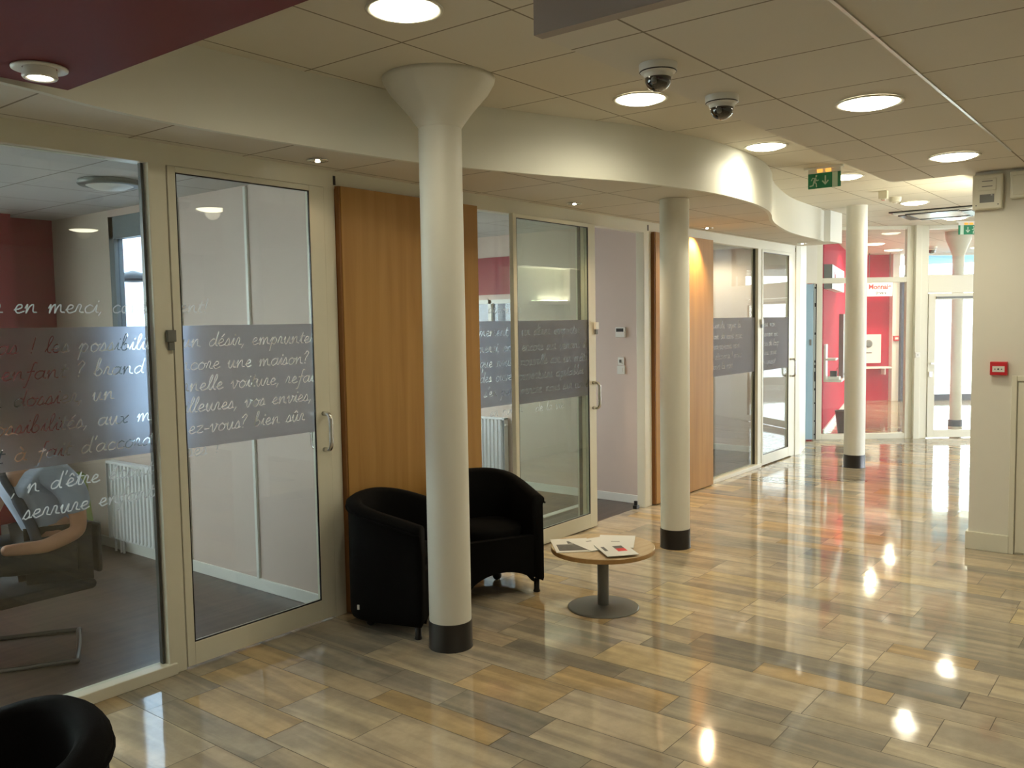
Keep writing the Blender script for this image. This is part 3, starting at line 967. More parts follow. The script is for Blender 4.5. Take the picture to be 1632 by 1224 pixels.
# wall controls in office 2
t = thing('thermostat', 'small grey thermostat on the wall inside the open middle office', 'thermostat', (6.82, 4.105, 1.545))
obj('case', boxes(((-.022, -.05, -.045), (0, .05, .045))), PLASTW, t, bevel=.004)
obj('display', boxes(((-.024, -.035, .005), (-.0215, .04, .035))), DARK, t)
t = thing('light_switch', 'upper white wall switch below the thermostat', 'switch', (6.82, 4.105, 1.285), group='wall switches in the middle office')
obj('plate', boxes(((-.012, -.032, -.035), (0, .032, .035))), PLASTW, t, bevel=.003)
obj('rocker', boxes(((-.017, -.006, -.014), (-.012, .014, .014))), GREYM, t)
t = thing('light_switch', 'lower white wall switch below the thermostat', 'switch', (6.82, 4.105, 1.205), group='wall switches in the middle office')
obj('plate', boxes(((-.012, -.04, -.038), (0, .04, .038))), PLASTW, t, bevel=.003)
obj('rocker', boxes(((-.016, -.02, -.02), (-.012, .02, .02))), PLASTW, t)
t = thing('door_stop', 'small black door stop on the floor at the open office doorway', 'door stop', (6.62, 3.85, 0))
obj('block', boxes(((-.02, -.02, 0), (.03, .02, .03))), DARK, t, bevel=.004)
obj('bumper', boxes(((-.01, -.015, .03), (.01, .015, .07))), DARK, t, bevel=.004)


# ------------------------------------------------------------------ columns
def column(x, y, ztop, label, capital=False, r=.108, base=.14):
    t = thing('column', label, 'column', (x, y, 0), group='round white columns in the hall')
    bm = B()
    lathe(bm, [(r, base - .03), (r * 1.0, 1.2), (r * .985, ztop - .24 if capital else ztop)], n=48)
    obj('shaft', bm, COLP, t, smooth='angle')
    if capital:
        bm = B()
        lathe(bm, [(r * .985, ztop - .24), (r * 1.0, ztop - .235), (r + .055, ztop - .16), (r + .135, ztop - .07), (r + .165, ztop - .02), (r + .17, ztop)], n=56)
        obj('capital', bm, COLP, t, smooth=True)
    bm = B()
    lathe(bm, [(r + .006, 0), (r + .006, .004), (r + .004, .01), (r + .0035, base), (r - .002, base + .001)], n=48)
    obj('base_ring', bm, BLACK, t, smooth='angle')['label'] = 'black rubber base ring'
    return t


column(3.24, 2.977, ZL, 'nearest thick white column with a flared capital, in front of the armchairs', True)
column(5.657, 2.962, ZF, 'second white column beside the round table', r=.105)
column(9.83, 2.955, ZL, 'third white column in front of the glazed screen', r=.110)


# ------------------------------------------------------------------ ceiling lamps
def ceiling_lamp(label, x, y, z, r=.135, watts=LAMP_W):
    t = thing('ceiling_light', label, 'ceiling light', (x, y, z), group='round ceiling lamps')
    bm = B()
    lathe(bm, [(r, -.001), (r + .014, -.006), (r + .012, -.011), (r - .004, -.009), (r - .006, -.002)], n=40, cap=False)
    obj('rim', bm, FRAME, t, smooth=True)
    bm = B()
    lathe(bm, [(r - .004, -.003), (r - .012, -.012), (r * .7, -.022), (.001, -.026)], n=40, cap=False)
    obj('diffuser', bm, GLOW, t, smooth=True)
    spot((0, 0, -.035), watts, 172, .75, radius=.06, parent=t)
    return t


base = None
for i, (x, lab) in enumerate(((2.44, 'nearest round lit lamp of the upper ceiling, above the first column'),
                              (4.22, 'round lit lamp just behind the first dome camera'),
                              (5.955, 'round lit lamp throwing a bright patch on the curved fascia'),
                              (7.70, 'round lit lamp just right of the green exit sign'),
                              (9.97, 'small far round lit lamp beside the smoke detector'), (11.9, 'farthest hall lamp, right behind the ceiling air conditioner'))):
    ceiling_lamp(lab, x, 2.41, ZL, watts=LAMP_W * (1.7 if i == 2 else 1))
ceiling_lamp('large round lit lamp in the lowered ceiling right of the dome cameras', 4.20, 1.215, ZR)
ceiling_lamp('second round lit lamp of the lowered ceiling, nearer the right wall', 5.95, 1.215, ZR)
for x, y, z, w_ in ((2.0, -.9, ZL, 'to the right of the camera'), (4.2, -.9, ZR, 'in the lowered panel near the side wall'), (0.3, .9, ZF, 'in the red soffit above the camera'), (-1.4, 1.4, ZF, 'in the red soffit behind the camera'), (5.95, -.9, ZR, 'in the lowered panel close to the right block')):
    t = ceiling_lamp('unseen round ceiling lamp added to light the hall, ' + w_, x, y, z, watts=LAMP_W * .8)  # unseen lamps, added because the hall needs their light

# small recessed downlights in the soffit
def downlight(x, y, z, label, lit, tilt=0.0):
    t = thing('downlight', label, 'downlight', (x, y, z), group='small recessed spots of the low soffit')
    bm = B()
    lathe(bm, [(.045, -.001), (.056, -.001), (.055, -.006), (.045, -.005)], n=28, cap=False)
    obj('rim', bm, MIRR, t, smooth=True)
    bm = B()
    lathe(bm, [(.045, -.004), (.035, -.0015), (.001, -.001)], n=28, cap=False)
    obj('reflector', bm, MIRR, t, smooth=True)
    bm = B(); lathe(bm, [(.001, -.001), (.012, -.003), (.012, -.010), (.001, -.012)], n=16, cap=False)
    obj('bulb', bm, GLOWS if lit else PLASTW, t, smooth=True)
    if lit:
        sp = spot((0, 0, -.02), lit, 118, .6, col=(1.0, .70, .40), radius=.012, parent=t)
        sp.rotation_euler = (0, tilt, 0)
    return t


downlight(2.985, 3.60, ZF, 'small chromed recessed spot above the nearest sliding door', 1.5)
downlight(5.31, 3.58, ZF, 'small recessed spot of the soffit left of the second column', 34)
downlight(7.60, 3.64, ZF, 'small recessed spot lighting the second wood panel', 110, math.radians(18))
downlight(10.02, 3.62, ZF, 'farthest small recessed spot of the soffit', 14)

# spotlight in the red soffit
t = thing('spotlight', 'white gimbal spotlight in the dark red soffit', 'spotlight', (1.345, 2.99, ZF))
bm = B(); lathe(bm, [(.052, -.001), (.085, -.001), (.084, -.007), (.052, -.004)], n=32, cap=False); obj('rim', bm, PLASTW, t, smooth=True)
bm = B(); lathe(bm, [(.048, 0), (.054, -.03), (.050, -.036), (.038, -.034), (.030, -.015)], n=32, cap=False); obj('lamp_ring', bm, PLASTW, t, smooth=True)
bm = B(); lathe(bm, [(.036, -.033), (.02, -.026), (.001, -.024)], n=24, cap=False); obj('bulb', bm, GLOWS, t, smooth=True)
spot((0, 0, -.04), 6, 80, .5, col=(1, .86, .62), radius=.02, parent=t)


# ------------------------------------------------------------------ dome cameras
def dome(x, y, z, label, s=1.0):
    t = thing('dome_camera', label, 'security camera', (x, y, z), group='dome security cameras')
    bm = B(); lathe(bm, [(.078 * s, 0), (.078 * s, -.022 * s), (.072 * s, -.034 * s), (.060 * s, -.040 * s), (.058 * s, -.056 * s)], n=36)
    obj('housing', bm, PLASTW, t, smooth='angle')
    bm = B(); lathe(bm, [(.0755 * s, -.029 * s), (.0765 * s, -.0315 * s), (.0735 * s, -.0335 * s)], n=36, cap=False); obj('seam_ring', bm, DARK, t)
    bm = B()
    lathe(bm, [(.054 * s, -.056 * s)] + [(.054 * s * math.cos(a), -.062 * s - .048 * s * math.sin(a)) for a in [k * math.pi / 16 for k in range(9)]], n=32, cap=False)
    obj('dome', bm, pbr('smoked dome', (.01, .01, .011), .05, spec=.9, coat=1.0), t, smooth=True)
    bm = B(); tube(bm, [(-.054 * s, -.01 * s, -.07 * s), (-.060 * s, -.015 * s, -.085 * s)], .012 * s, 10); obj('lens', bm, GREYM, t, smooth=True)
    return t


dome(3.043, 1.66, ZR, 'left of the two white dome cameras, nearer the viewer', .93)
dome(3.655, 1.68, ZR, 'right of the two white dome cameras under the lowered ceiling', .93)


# ------------------------------------------------------------------ exit signs
def exit_sign(loc, rz, label, s=1.0, flip=1):
    t = thing('exit_sign', label, 'exit sign', loc, rz, group='green exit signs')
    # local: sign in YZ plane facing -X, +y is left when seen
    w, h = .128 * s, .118 * s
    obj('bracket', boxes(((-.02, -w - .02, -.018 * s), (.02, w + .03, 0)), ((-.004, -w, -.05 * s), (.004, w, -.016 * s))), PLASTW, t, bevel=.002)
    for q in (.012, -.055):
        obj('lamp', boxes(((-.018, q * s, -.045 * s), (.0, (q + .043) * s, -.019 * s))), emit('amber lamps', (1.0, .42, .08), 1.6), t, bevel=.004)
    obj('plate', boxes(((-.006, -w, -.05 * s - h), (.006, w, -.05 * s))), SIGNG, t, bevel=.001)
    zc = -.05 * s - h / 2
    f = flip
    bm = B()
    X = -.0068

    def strip(pts, r):
        for (a0, b0), (a1, b1) in zip(pts, pts[1:]):
            d = Vector((a1 - a0, b1 - b0)); L = d.length
            if L == 0: continue
            n = Vector((-d.y, d.x)) / L * r
            e = d / L * r * .6
            q = [(a0 + n.x - e.x, b0 + n.y - e.y), (a0 - n.x - e.x, b0 - n.y - e.y), (a1 - n.x + e.x, b1 - n.y + e.y), (a1 + n.x + e.x, b1 + n.y + e.y)]
            bm.faces.new([bm.verts.new((X, f * y, zc + z)) for y, z in q])
    # running figure (left part: +y)
    u = s * .001
    strip([(70 * u, 18 * u), (78 * u, -8 * u)], 9 * u)
    strip([(72 * u, 22 * u), (92 * u, 24 * u), (100 * u, 6 * u)], 4 * u)
    strip([(70 * u, 20 * u), (58 * u, 2 * u), (44 * u, 6 * u)], 4 * u)
    strip([(78 * u, -8 * u), (62 * u, -20 * u), (60 * u, -46 * u)], 5 * u)
    strip([(80 * u, -8 * u), (88 * u, -34 * u), (112 * u, -38 * u)], 5 * u)
    c = (62 * u, 40 * u)
    strip([(66 * u, 24 * u), (63 * u, 34 * u)], 3 * u)
    bm.faces.new([bm.verts.new((X, f * (c[0] + 8 * u * math.cos(k * math.pi / 6)), zc + c[1] + 8 * u * math.sin(k * math.pi / 6))) for k in range(12)])
    obj('running_figure', bm, SIGNW, t)
    bm = B()
    strip([(-10 * u, 34 * u), (-10 * u, -18 * u)], 5 * u)
    strip([(12 * u, -4 * u), (-10 * u, -30 * u)], 5 * u)
    strip([(-32 * u, -4 * u), (-10 * u, -30 * u)], 5 * u)
    obj('arrow', bm, SIGNW, t)
    bm = B()
    strip([(-85 * u, 46 * u), (-85 * u, -46 * u)], 21 * u)
    obj('door_symbol', bm, SIGNW, t)
    return t


exit_sign((7.085, 2.385, ZL), 0, 'green running-man exit sign with down arrow hanging before the fascia')
RZV = math.atan2(VA.y, VA.x)
exit_sign(W(5.86, 11.3, ZL), RZV, 'farther green exit sign at the top of the glazed door', flip=-1)

# small ceiling devices
t = thing('sprinkler_box', 'small square beige sensor box hanging from the far ceiling', 'sensor', (8.86, 2.42, ZL))
obj('case', boxes(((-.03, -.04, -.075), (.03, .04, 0))), FRAME, t, bevel=.004)
obj('lens', boxes(((-.02, -.02, -.088), (.02, .02, -.075))), MIRR, t, bevel=.004)
t = thing('smoke_detector', 'round beige smoke detector beside the far ceiling lamp', 'smoke detector', (9.42, 2.46, ZL))
bm = B(); lathe(bm, [(.06, 0), (.06, -.025), (.05, -.045), (.03, -.055), (.001, -.056)], n=28); obj('case', bm, FRAME, t, smooth='angle')
bm = B(); lathe(bm, [(.02, -.05), (.02, -.062), (.001, -.062)], n=16); obj('sensor', bm, PLASTW, t, smooth='angle')

# air conditioning cassette
t = thing('air_conditioner', 'square ceiling air conditioner with dark louvres above the glazed door', 'air conditioner', (11.15, 2.42, ZL))
w = .41
bm = boxes(((-w, -w, -.03), (w, w, 0)))
obj('casing', bm, PLASTW, t, bevel=.006)
obj('intake_grille', boxes(((-.24, -.24, -.036), (.24, .24, -.030))), PLASTW, t, bevel=.003)
for k in range(4):
    bm = B(); box(bm, (-.28, -.385, -.040), (.28, -.28, -.0301))
    bmesh.ops.rotate(bm, verts=bm.verts, cent=(0, 0, 0), matrix=Matrix.Rotation(k * math.pi / 2, 3, 'Z'))
    obj('louvre', bm, DARK, t)
for k in range(4):
    bm = B(); box(bm, (-w - .03, -w - .035, -.012), (w + .03, -w - .001, -.0005))
    bmesh.ops.rotate(bm, verts=bm.verts, cent=(0, 0, 0), matrix=Matrix.Rotation(k * math.pi / 2, 3, 'Z'))
    obj('gap_shade', bm, DARK, t)  # black strips stand in for the shade around the casing

# ------------------------------------------------------------------ fittings on the right block
t = thing('call_point', 'red manual fire call point with three black dots on the right wall', 'fire call point', (6.79, 1.077, 1.235))
obj('case', boxes(((-.045, -.052, 0), (0, .052, .092))), REDP, t, bevel=.004)
obj('press_plate', boxes(((-.047, -.038, .022), (-.045, .036, .062))), PAPER, t)
bm = B()
for yy, r in ((-.02, .004), (0, .006), (.02, .004)):
    lathe(bm, [(r, 0), (r, .001)], n=12)
    for v in bm.verts[-24:]:
        x, y, z = v.co; v.co = (-.0475 - z, y + yy, .042 + x)
obj('dots', bm, DARK, t)
t = thing('alarm_siren', 'cream alarm box with two slots high on the corner of the right wall', 'alarm siren', (6.79, 1.165, 2.365))
obj('case', boxes(((-.06, -.092, 0), (0, .092, .235))), FRAME, t, bevel=.012, seg=3)
obj('cover', boxes(((-.068, -.055, .125), (-.06, .055, .205))), FRAME, t, bevel=.004)
obj('slot', boxes(((-.0695, -.032, .185), (-.068, .032, .190)), ((-.0695, -.032, .150), (-.068, .032, .155))), GREYM, t)
obj('nameplate', boxes(((-.062, -.042, .045), (-.0595, .045, .10))), GREYM, t)
obj('lamp', boxes(((-.066, -.032, .09), (-.062, -.022, .097))), PAPER, t)
obj('screw', boxes(((-.0625, -.07, .025), (-.0595, -.063, .032))), DARK, t)
obj('screw', boxes(((-.0625, .063, .025), (-.0595, .07, .032))), DARK, t)
t = thing('emergency_light', 'plain cream emergency light beside the alarm box', 'emergency light', (6.79, 0.90, 2.425))
obj('case', boxes(((-.055, -.13, 0), (0, .132, .178))), FRAME, t, bevel=.006)
obj('lens', boxes(((-.062, -.115, .02), (-.055, .115, .15))), FRAME, t, bevel=.01)

# wall light on the hidden side of the right block (seen mirrored in the glass door)
t = thing('wall_light', 'bar wall light washing the corridor side of the right block', 'wall light', (8.85, 1.25, 1.86))
obj('body', boxes(((-.32, 0, 0), (.32, .07, .045))), PLASTW, t, bevel=.004)
obj('tube', boxes(((-.29, .02, .046), (.29, .05, .056))), emit('lit tube', (1.0, .93, .7), 18), t)
l = bpy.data.lights.new('lamp', 'AREA'); l.shape = 'RECTANGLE'; l.size = .55; l.size_y = .04; l.energy = 34; l.color = (1, .95, .70)
lo_ = bpy.data.objects.new('lamp', l); C.objects.link(lo_); lo_.parent = t; lo_.location = (0, .045, .065); lo_.rotation_euler = (math.pi, 0, 0)


# ------------------------------------------------------------------ tub chairs
def ring_pt(th, rx, ry, e=2.6):
    c, s = math.cos(th), math.sin(th)
    return (rx * math.copysign(abs(c) ** (2 / e), c), ry * math.copysign(abs(s) ** (2 / e), s))


def shoe(t, rx, ry, e, yf):
    """horseshoe outline: straight arms, round back; t runs 0..1"""
    k = .26
    if t < k:
        return (rx, yf * (1 - t / k))
    if t > 1 - k:
        return (-rx, yf * (1 - (1 - t) / k))
    return ring_pt(math.pi * (t - k) / (1 - 2 * k), rx, ry, e)


def tub_chair(name, label, loc, rz, group='black tub armchairs'):
    """faces local -Y; back at +Y"""
    t = thing(name, label, 'armchair', loc, rz, group)
    RX, RY = .280, .270
    A0, A1 = math.radians(-57), math.radians(237)
    n = 44
    EX = 2.75
    # shell: closed horseshoe, outer and inner skin
    bm = B()
    cols = []
    for i in range(n + 1):
        tt = i / n
        ox, oy = shoe(tt, RX, RY, 2.5, -.245)
        ix, iy = shoe(tt, RX - .07, RY - .07, 2.5, -.245)
        top = .60 + .118 * max(0, (oy + .245) / .515) ** .95
        foot = .072
        fy = -.245 if oy <= -.2449 else None
        def q(k, x, y):
            return (x * k, y * k if fy is None else fy)
        cols.append([bm.verts.new(p) for p in ((*q(.975, ox, oy), foot), (*q(1, ox, oy), foot + .02), (*q(1, ox, oy), .35), (*q(.99, ox, oy), top - .055),
                                               (*q(1.03, ox, oy), top - .04), (*q(1.03, ox, oy), top - .018), (ox * .75 + ix * .25, oy * .75 + iy * .25, top),
                                               (ox * .25 + ix * .75, oy * .25 + iy * .75, top), (ix, iy, top - .02), (*q(1.02, ix, iy), .36), (ix, iy, foot + .03))])
    m_ = len(cols[0])
    for a, b in zip(cols, cols[1:]):
        for k in range(m_):
            bm.faces.new((a[k], b[k], b[(k + 1) % m_], a[(k + 1) % m_]))
    bm.faces.new(cols[0]); bm.faces.new(cols[-1][::-1])
    obj('shell', bm, FABRIC, t, smooth=True)
    # seat cushion
    bm = B()
    P = [ring_pt(math.radians(a), RX - .066, RY - .066, 2.8) for a in range(-90, 270, 12)]
    P = [(x, max(y, -.262) if abs(x) < .2 else max(y, -.25)) for x, y in P]
    def off(k, z):
        return [bm.verts.new((x * k, y * k, z)) for x, y in P]
    rings = [off(.96, .27), off(1.0, .29), off(1.0, .385), off(.97, .405), off(.6, .418)]
    for a, b in zip(rings, rings[1:]):
        for i in range(len(P)):
            bm.faces.new((a[i], a[(i + 1) % len(P)], b[(i + 1) % len(P)], b[i]))
    bm.faces.new(rings[0][::-1]); bm.faces.new(rings[-1])
    obj('seat', bm, FABRIC, t, smooth=True)
    # arched front apron
    bm = B()
    N_ = 16
    rows = []
    for i in range(N_ + 1):
        x = -.212 + .424 * i / N_
        zb = .073 + .085 * (1 - (x / .212) ** 2) ** .7
        rows.append([bm.verts.new(p) for p in ((x, -.244, zb), (x, -.244, .36), (x, -.200, .36), (x, -.200, zb))])
    for a, b in zip(rows, rows[1:]):
        for k in range(4):
            bm.faces.new((a[k], b[k], b[(k + 1) % 4], a[(k + 1) % 4]))
    bm.faces.new(rows[0]); bm.faces.new(rows[-1][::-1])
    obj('front_apron', bm, FABRIC, t)
    # piping
    bm = B()
    pts = []
    for i in range(n + 1):
        ox, oy = shoe(i / n, RX, RY, 2.5, -.245)
        pts.append((ox * 1.03, oy * 1.03, .60 + .118 * max(0, (oy + .245) / .515) ** .95 - .045))
    tube(bm, pts, .006, 6)
    obj('piping', bm, FABRIC, t, smooth=True)
    for x in (-.245, .245):
        bm = B(); lathe(bm, [(.020, .0), (.022, .006), (.017, .02), (.018, .08)], (x, -.212), 16); obj('leg', bm, DARK, t, smooth=True)
        bm = B()
        lathe(bm, [(.006, .0)] + [(.030 * math.sin(a), .030 - .030 * math.cos(a)) for a in [k * math.pi / 8 for k in range(1, 8)]] + [(.012, .06), (.012, .09)], (x * .55, .13), 16)
        obj('caster', bm, DARK, t, smooth=True)
    return t


ca = tub_chair('armchair', 'black fabric tub armchair left of the nearest column, seen from its side', (3.375, 3.455, 0), math.radians(18))
obj('fabric_tag', boxes(((-.268, .125, .13), (-.262, .137, .155))), PAPER, ca)
cb = tub_chair('armchair', 'black fabric tub armchair behind the nearest column, its front open to the hall', (4.092, 3.452, 0), math.radians(-26))
cc = tub_chair('armchair', 'black fabric tub armchair cut off at the lower left corner', (0.75, 2.17, 0), math.radians(-100))

# ------------------------------------------------------------------ round table
TX, TY, TZ = 4.205, 2.665, .36
t = thing('coffee_table', 'low round pale wood table on a grey pedestal', 'table', (TX, TY, 0))
bm = B(); lathe(bm, [(.296, TZ - .028), (.298, TZ - .024), (.298, TZ - .003), (.295, TZ)], n=72); o = obj('tabletop', bm, [TOPM, BEECHE], t, smooth='angle')
for p in o.data.polygons:
    if abs(p.normal.z) < .7: p.material_index = 1
bm = B(); lathe(bm, [(.033, .012), (.033, TZ - .028)], n=32); obj('pedestal', bm, GREYM, t, smooth='angle')
bm = B(); lathe(bm, [(.205, 0), (.205, .004), (.195, .008), (.05, .016), (.034, .018)], n=64); obj('base_plate', bm, GREYM, t, smooth=True)


def leaflet(x, y, rz, w, h, z, label, art):
    t = thing('leaflet', label, 'leaflet', (TX + x, TY + y, z), rz, group='leaflets on the round table')
    obj('paper', boxes(((-w / 2, -h / 2, 0), (w / 2, h / 2, .003))), PAPER, t)
    bm = B(); bm2 = B()
    for a, b, c, d, m_ in art:
        tgt = bm if m_ == 'k' else bm2
        tgt.faces.new([tgt.verts.new(p) for p in ((a, b, .0034), (c, b, .0034), (c, d, .0034), (a, d, .0034))])
    if len(bm.faces): obj('print', bm, INK, t)
    else: bm.free()
    if len(bm2.faces): obj('colour_print', bm2, INKR, t)
    else: bm2.free()
    return t


RT = math.radians(-52)
leaflet(-.10, .145, math.radians(-47), .22, .30, TZ + .0005, 'open newsletter with a grey photograph at the left edge of the round table', [(-.09, -.12, .07, .02, 'k'), (-.02, .03, .07, .09, 'k')])
leaflet(-.01, .045, math.radians(-25), .21, .25, TZ + .004, 'plain white leaflet lying in the middle of the round table', [(-.02, .06, .015, .075, 'k')])
leaflet(.10, -.03, math.radians(-62), .21, .28, TZ + .0075, 'white leaflet with one small dark mark at the back of the round table', [(-.03, -.02, .02, -.008, 'k')])
leaflet(-.075, -.135, math.radians(-40), .18, .25, TZ + .011, 'white leaflet with a black and red block at the front right of the round table',
        [(.0, .02, .055, .075, 'k'), (.0, -.04, .055, .02, 'r'), (-.07, -.02, -.05, .07, 'k')])

# ------------------------------------------------------------------ glazed screen of the vestibule, d = 11.72
DS = 11.72


def vbox(bm, a0, a1, d0, d1, z0, z1):
    pts = [W(a0, d0), W(a1, d0), W(a1, d1), W(a0, d1)]
    prism(bm, [(p.x, p.y) for p in pts], z0, z1)


def vboxes(*bs):
    bm = B()
    for b in bs:
        vbox(bm, *b)
    return bm


bm = vboxes((4.04, 4.15, DS, DS + .07, 0, ZL), (5.27, 5.56, DS, DS + .07, 0, ZL), (5.36, 5.44, DS - .06, DS, 0, ZL), (4.15, 5.27, DS, DS + .07, 0, .075),
            (4.15, 5.27, DS, DS + .07, 2.10, 2.17), (4.15, 5.27, DS, DS + .07, 2.80, ZL),
            (5.56, 7.2, DS, DS + .07, 2.795, ZL), (5.56, 7.2, DS, DS + .07, 1.95, 2.18), (6.75, 7.2, DS, DS + .07, 0, 1.95))
struct('trim_9', bm, FRAME, 'cream framework of the glazed screen at the far end', 'screen frame', bevel=.004)
t = thing('window_7', 'glass panes of the far screen showing the red lobby', 'window', (0, 0, 0), kind='structure')
obj('pane', vboxes((4.15, 5.27, DS + .03, DS + .038, .075, 2.10)), GLASS, t)
obj('pane', vboxes((4.15, 5.27, DS + .03, DS + .038, 2.17, 2.80)), GLASS, t)
obj('pane', vboxes((5.56, 6.75, DS + .03, DS + .038, 2.18, 2.795)), GLASS, t)
t = thing('door_4', 'bright glass door of the far screen beside the right wall', 'door', (0, 0, 0), kind='structure')
obj('door_frame', vboxes((5.565, 5.66, DS - .01, DS + .035, .01, 1.945), (6.65, 6.745, DS - .01, DS + .035, .01, 1.945), (5.66, 6.65, DS - .01, DS + .035, .01, .11), (5.66, 6.65, DS - .01, DS + .035, 1.86, 1.945)), FRAME, t, bevel=.003)
obj('pane', vboxes((5.66, 6.65, DS + .01, DS + .018, .11, 1.86)), GLASS, t)
obj('lock_case', vboxes((5.58, 5.62, DS - .03, DS - .01, .83, .90), (5.59, 5.66, DS - .05, DS - .03, 1.0, 1.02)), CHROME, t)
obj('closer_rail', vboxes((5.66, 6.6, DS - .03, DS - .01, 1.875, 1.90)), GREYM, t)
t = thing('door_buzzer', 'small white buzzer box on the screen post', 'buzzer', W(5.395, DS - .06, 1.13), RZV)
obj('case', boxes(((-.02, -.03, -.035), (0, .03, .035))), PLASTW, t, bevel=.003)
obj('button', boxes(((-.024, -.006, -.006), (-.02, .006, .006))), GREYM, t)

# wall end after the farthest office and blue door leaf edge
bm = B()
prism(bm, [(10.30, 3.79), (10.42, 3.78), (10.95, 3.90), (11.45, 4.17), (11.45, 4.5), (10.30, 4.5)], 0, ZL)
struct('wall_left', bm, FRAME, 'cream wall end between the farthest office door and the far screen', 'wall')
struct('wall_left', vboxes((1.5, 4.04, 12.0, 12.1, 0, ZL), (3.80, 4.04, 11.62, 11.75, 2.10, ZL)), WHITE, 'cream wall behind the narrow blue door', 'wall')
t = thing('blue_door', 'narrow pale blue door edge with black lock fittings left of the far screen', 'door leaf', W(3.975, 11.62, 0), RZV)
# local x away, y left
obj('leaf', boxes(((0, -.02, .02), (.05, .085, 2.09))), pbr('pale blue lacquer', (.28, .42, .52), .4), t, bevel=.003)
obj('steel_edge', boxes(((0, -.052, .02), (.05, -.021, 2.09))), pbr('grey steel edge', (.30, .34, .33), .4), t)
obj('seal', boxes(((-.004, -.062, .02), (.05, -.053, 2.09))), DARK, t)
bm = B()
for z, h in ((2.03, .02), (1.82, .02), (1.79, .05), (1.42, .03), (1.05, .03), (.98, .04), (.90, .03), (.80, .12), (.68, .03), (.50, .02), (.26, .02), (.08, .02)):
    box(bm, (-.006, -.05, z), (.0, -.036, z + h))
obj('lock_fittings', bm, DARK, t)
obj('keyhole_plate', boxes(((-.006, .005, 1.28), (0, .03, 1.36))), GREYM, t)

# ------------------------------------------------------------------ vestibule beyond
struct('wall_lobby', (lambda b: (prism(b, [tuple(W(*p)[:2]) for p in ((4.30, 12.1), (6.62, 17.15), (6.2, 17.3), (3.9, 12.2))], 0, ZL), b)[1])(B()), REDV,
       'slanting raspberry red wall on the left of the far lobby', 'wall')
lw = W(4.30, 12.1); lx = W(6.62, 17.15)
ldir = (lx - lw).normalized(); ln = Vector((ldir.y, -ldir.x, 0))  # towards the room
RZL = math.atan2(ldir.y, ldir.x)


def LW(s, off=0.0, z=0.0):
    p = lw + ldir * s + ln * off
    return Vector((p.x, p.y, z))


bm = B()
prism(bm, [tuple(LW(0, .0)[:2]), tuple(LW(5.5, .0)[:2]), tuple(LW(5.5, .02)[:2]), tuple(LW(0, .02)[:2])], 0, .09)
struct('baseboard_lobby', bm, PLASTW, 'white skirting along the raspberry red wall', 'baseboard')
bm = vboxes((6.2, 7.385, 17.15, 17.3, 0, ZL))
struct('wall_lobby', bm, REDV, 'raspberry red end wall of the far lobby holding a white machine', 'wall')
struct('wall_lobby', vboxes((7.38, 7.51, 17.0, 17.3, 0, ZL)), PLASTW, 'narrow white pier right of the red end wall', 'wall')
bm = vboxes((7.51, 7.61, 16.9, 17.05, 0, 2.36), (7.6, 12, 16.95, 17.05, 0, .12), (9.6, 9.7, 16.9, 17.05, 0, 2.4))
struct('trim_10', bm, NAVY, 'dark navy frame and base rail of the street glazing', 'frame')
struct('trim_11', vboxes((7.6, 12, 16.95, 17.05, 2.36, 2.44), (7.6, 12, 16.95, 17.05, 2.80, ZL)), PLASTW, 'white transom of the street glazing', 'transom')
t = thing('window_8', 'large street glazing at the back of the far lobby', 'window', (0, 0, 0), kind='structure')
obj('pane', vboxes((7.7, 12, 17.0, 17.008, .12, 2.36)), GLASS, t)
obj('pane', vboxes((7.7, 12, 17.0, 17.008, 2.44, 2.80)), glass_mat('sky reflection glass', tint=(.55, .78, .95)), t)['label'] = 'upper pane with the blue sky reflection put into its tint'  # reflected blue sky is coloured into the upper glass

# signs
def text_obj(name, s, size, loc, rot, mat, parent, shear=0.0):
    cu = bpy.data.curves.new(name, 'FONT'); cu.body = s; cu.size = size; cu.extrude = .001; cu.align_x = 'CENTER'; cu.align_y = 'CENTER'; cu.shear = shear
    cu.offset = size * .035
    o = bpy.data.objects.new(name, cu); C.objects.link(o); o.location = loc; o.rotation_euler = rot; o.parent = parent
    bpy.context.view_layer.update()
    dg = bpy.context.evaluated_depsgraph_get()
    me = bpy.data.meshes.new_from_object(o.evaluated_get(dg))
    bpy.data.objects.remove(o)
    me.materials.clear(); me.materials.append(mat)
    o = bpy.data.objects.new(name, me); C.objects.link(o); o.location = loc; o.rotation_euler = rot; o.parent = parent
    return o


t = thing('hanging_sign', 'white hanging sign reading Monnaie in red at the end of the lobby', 'sign', W(6.96, 16.6, 2.03), RZV)
obj('board', boxes(((0, -.24, 0), (.05, .24, .26))), pbr('bright sign white', (.85, .85, .84), .5), t, bevel=.003)
obj('rod', boxes(((.02, -.2, .26), (.03, -.19, ZL - 2.03))), GREYM, t)
obj('rod', boxes(((.02, .19, .26), (.03, .2, ZL - 2.03))), GREYM, t)
text_obj('sign_text', 'Monnaie', .125, (-.002, 0, .175), (math.pi / 2, 0, -math.pi / 2), INKR, t)
text_obj('small_text', 'Devises', .065, (-.002, -.02, .06), (math.pi / 2, 0, -math.pi / 2), DARK, t)
t = thing('wall_sign', 'long white box sign with red lettering on the slanting red wall', 'sign', LW(.0, 0, 2.04), RZL)
obj('board', boxes(((0, -.11, 0), (2.2, -.001, .335))), pbr('bright sign white', (.85, .85, .84), .5), t, bevel=.004)
obj('end_cap', boxes(((-.01, -.11, 0), (-.001, -.001, .335))), GREYM, t)
text_obj('sign_text', 'Fya', .13, (.45, -.112, .19), (math.pi / 2, 0, 0), INKR, t, shear=.1)

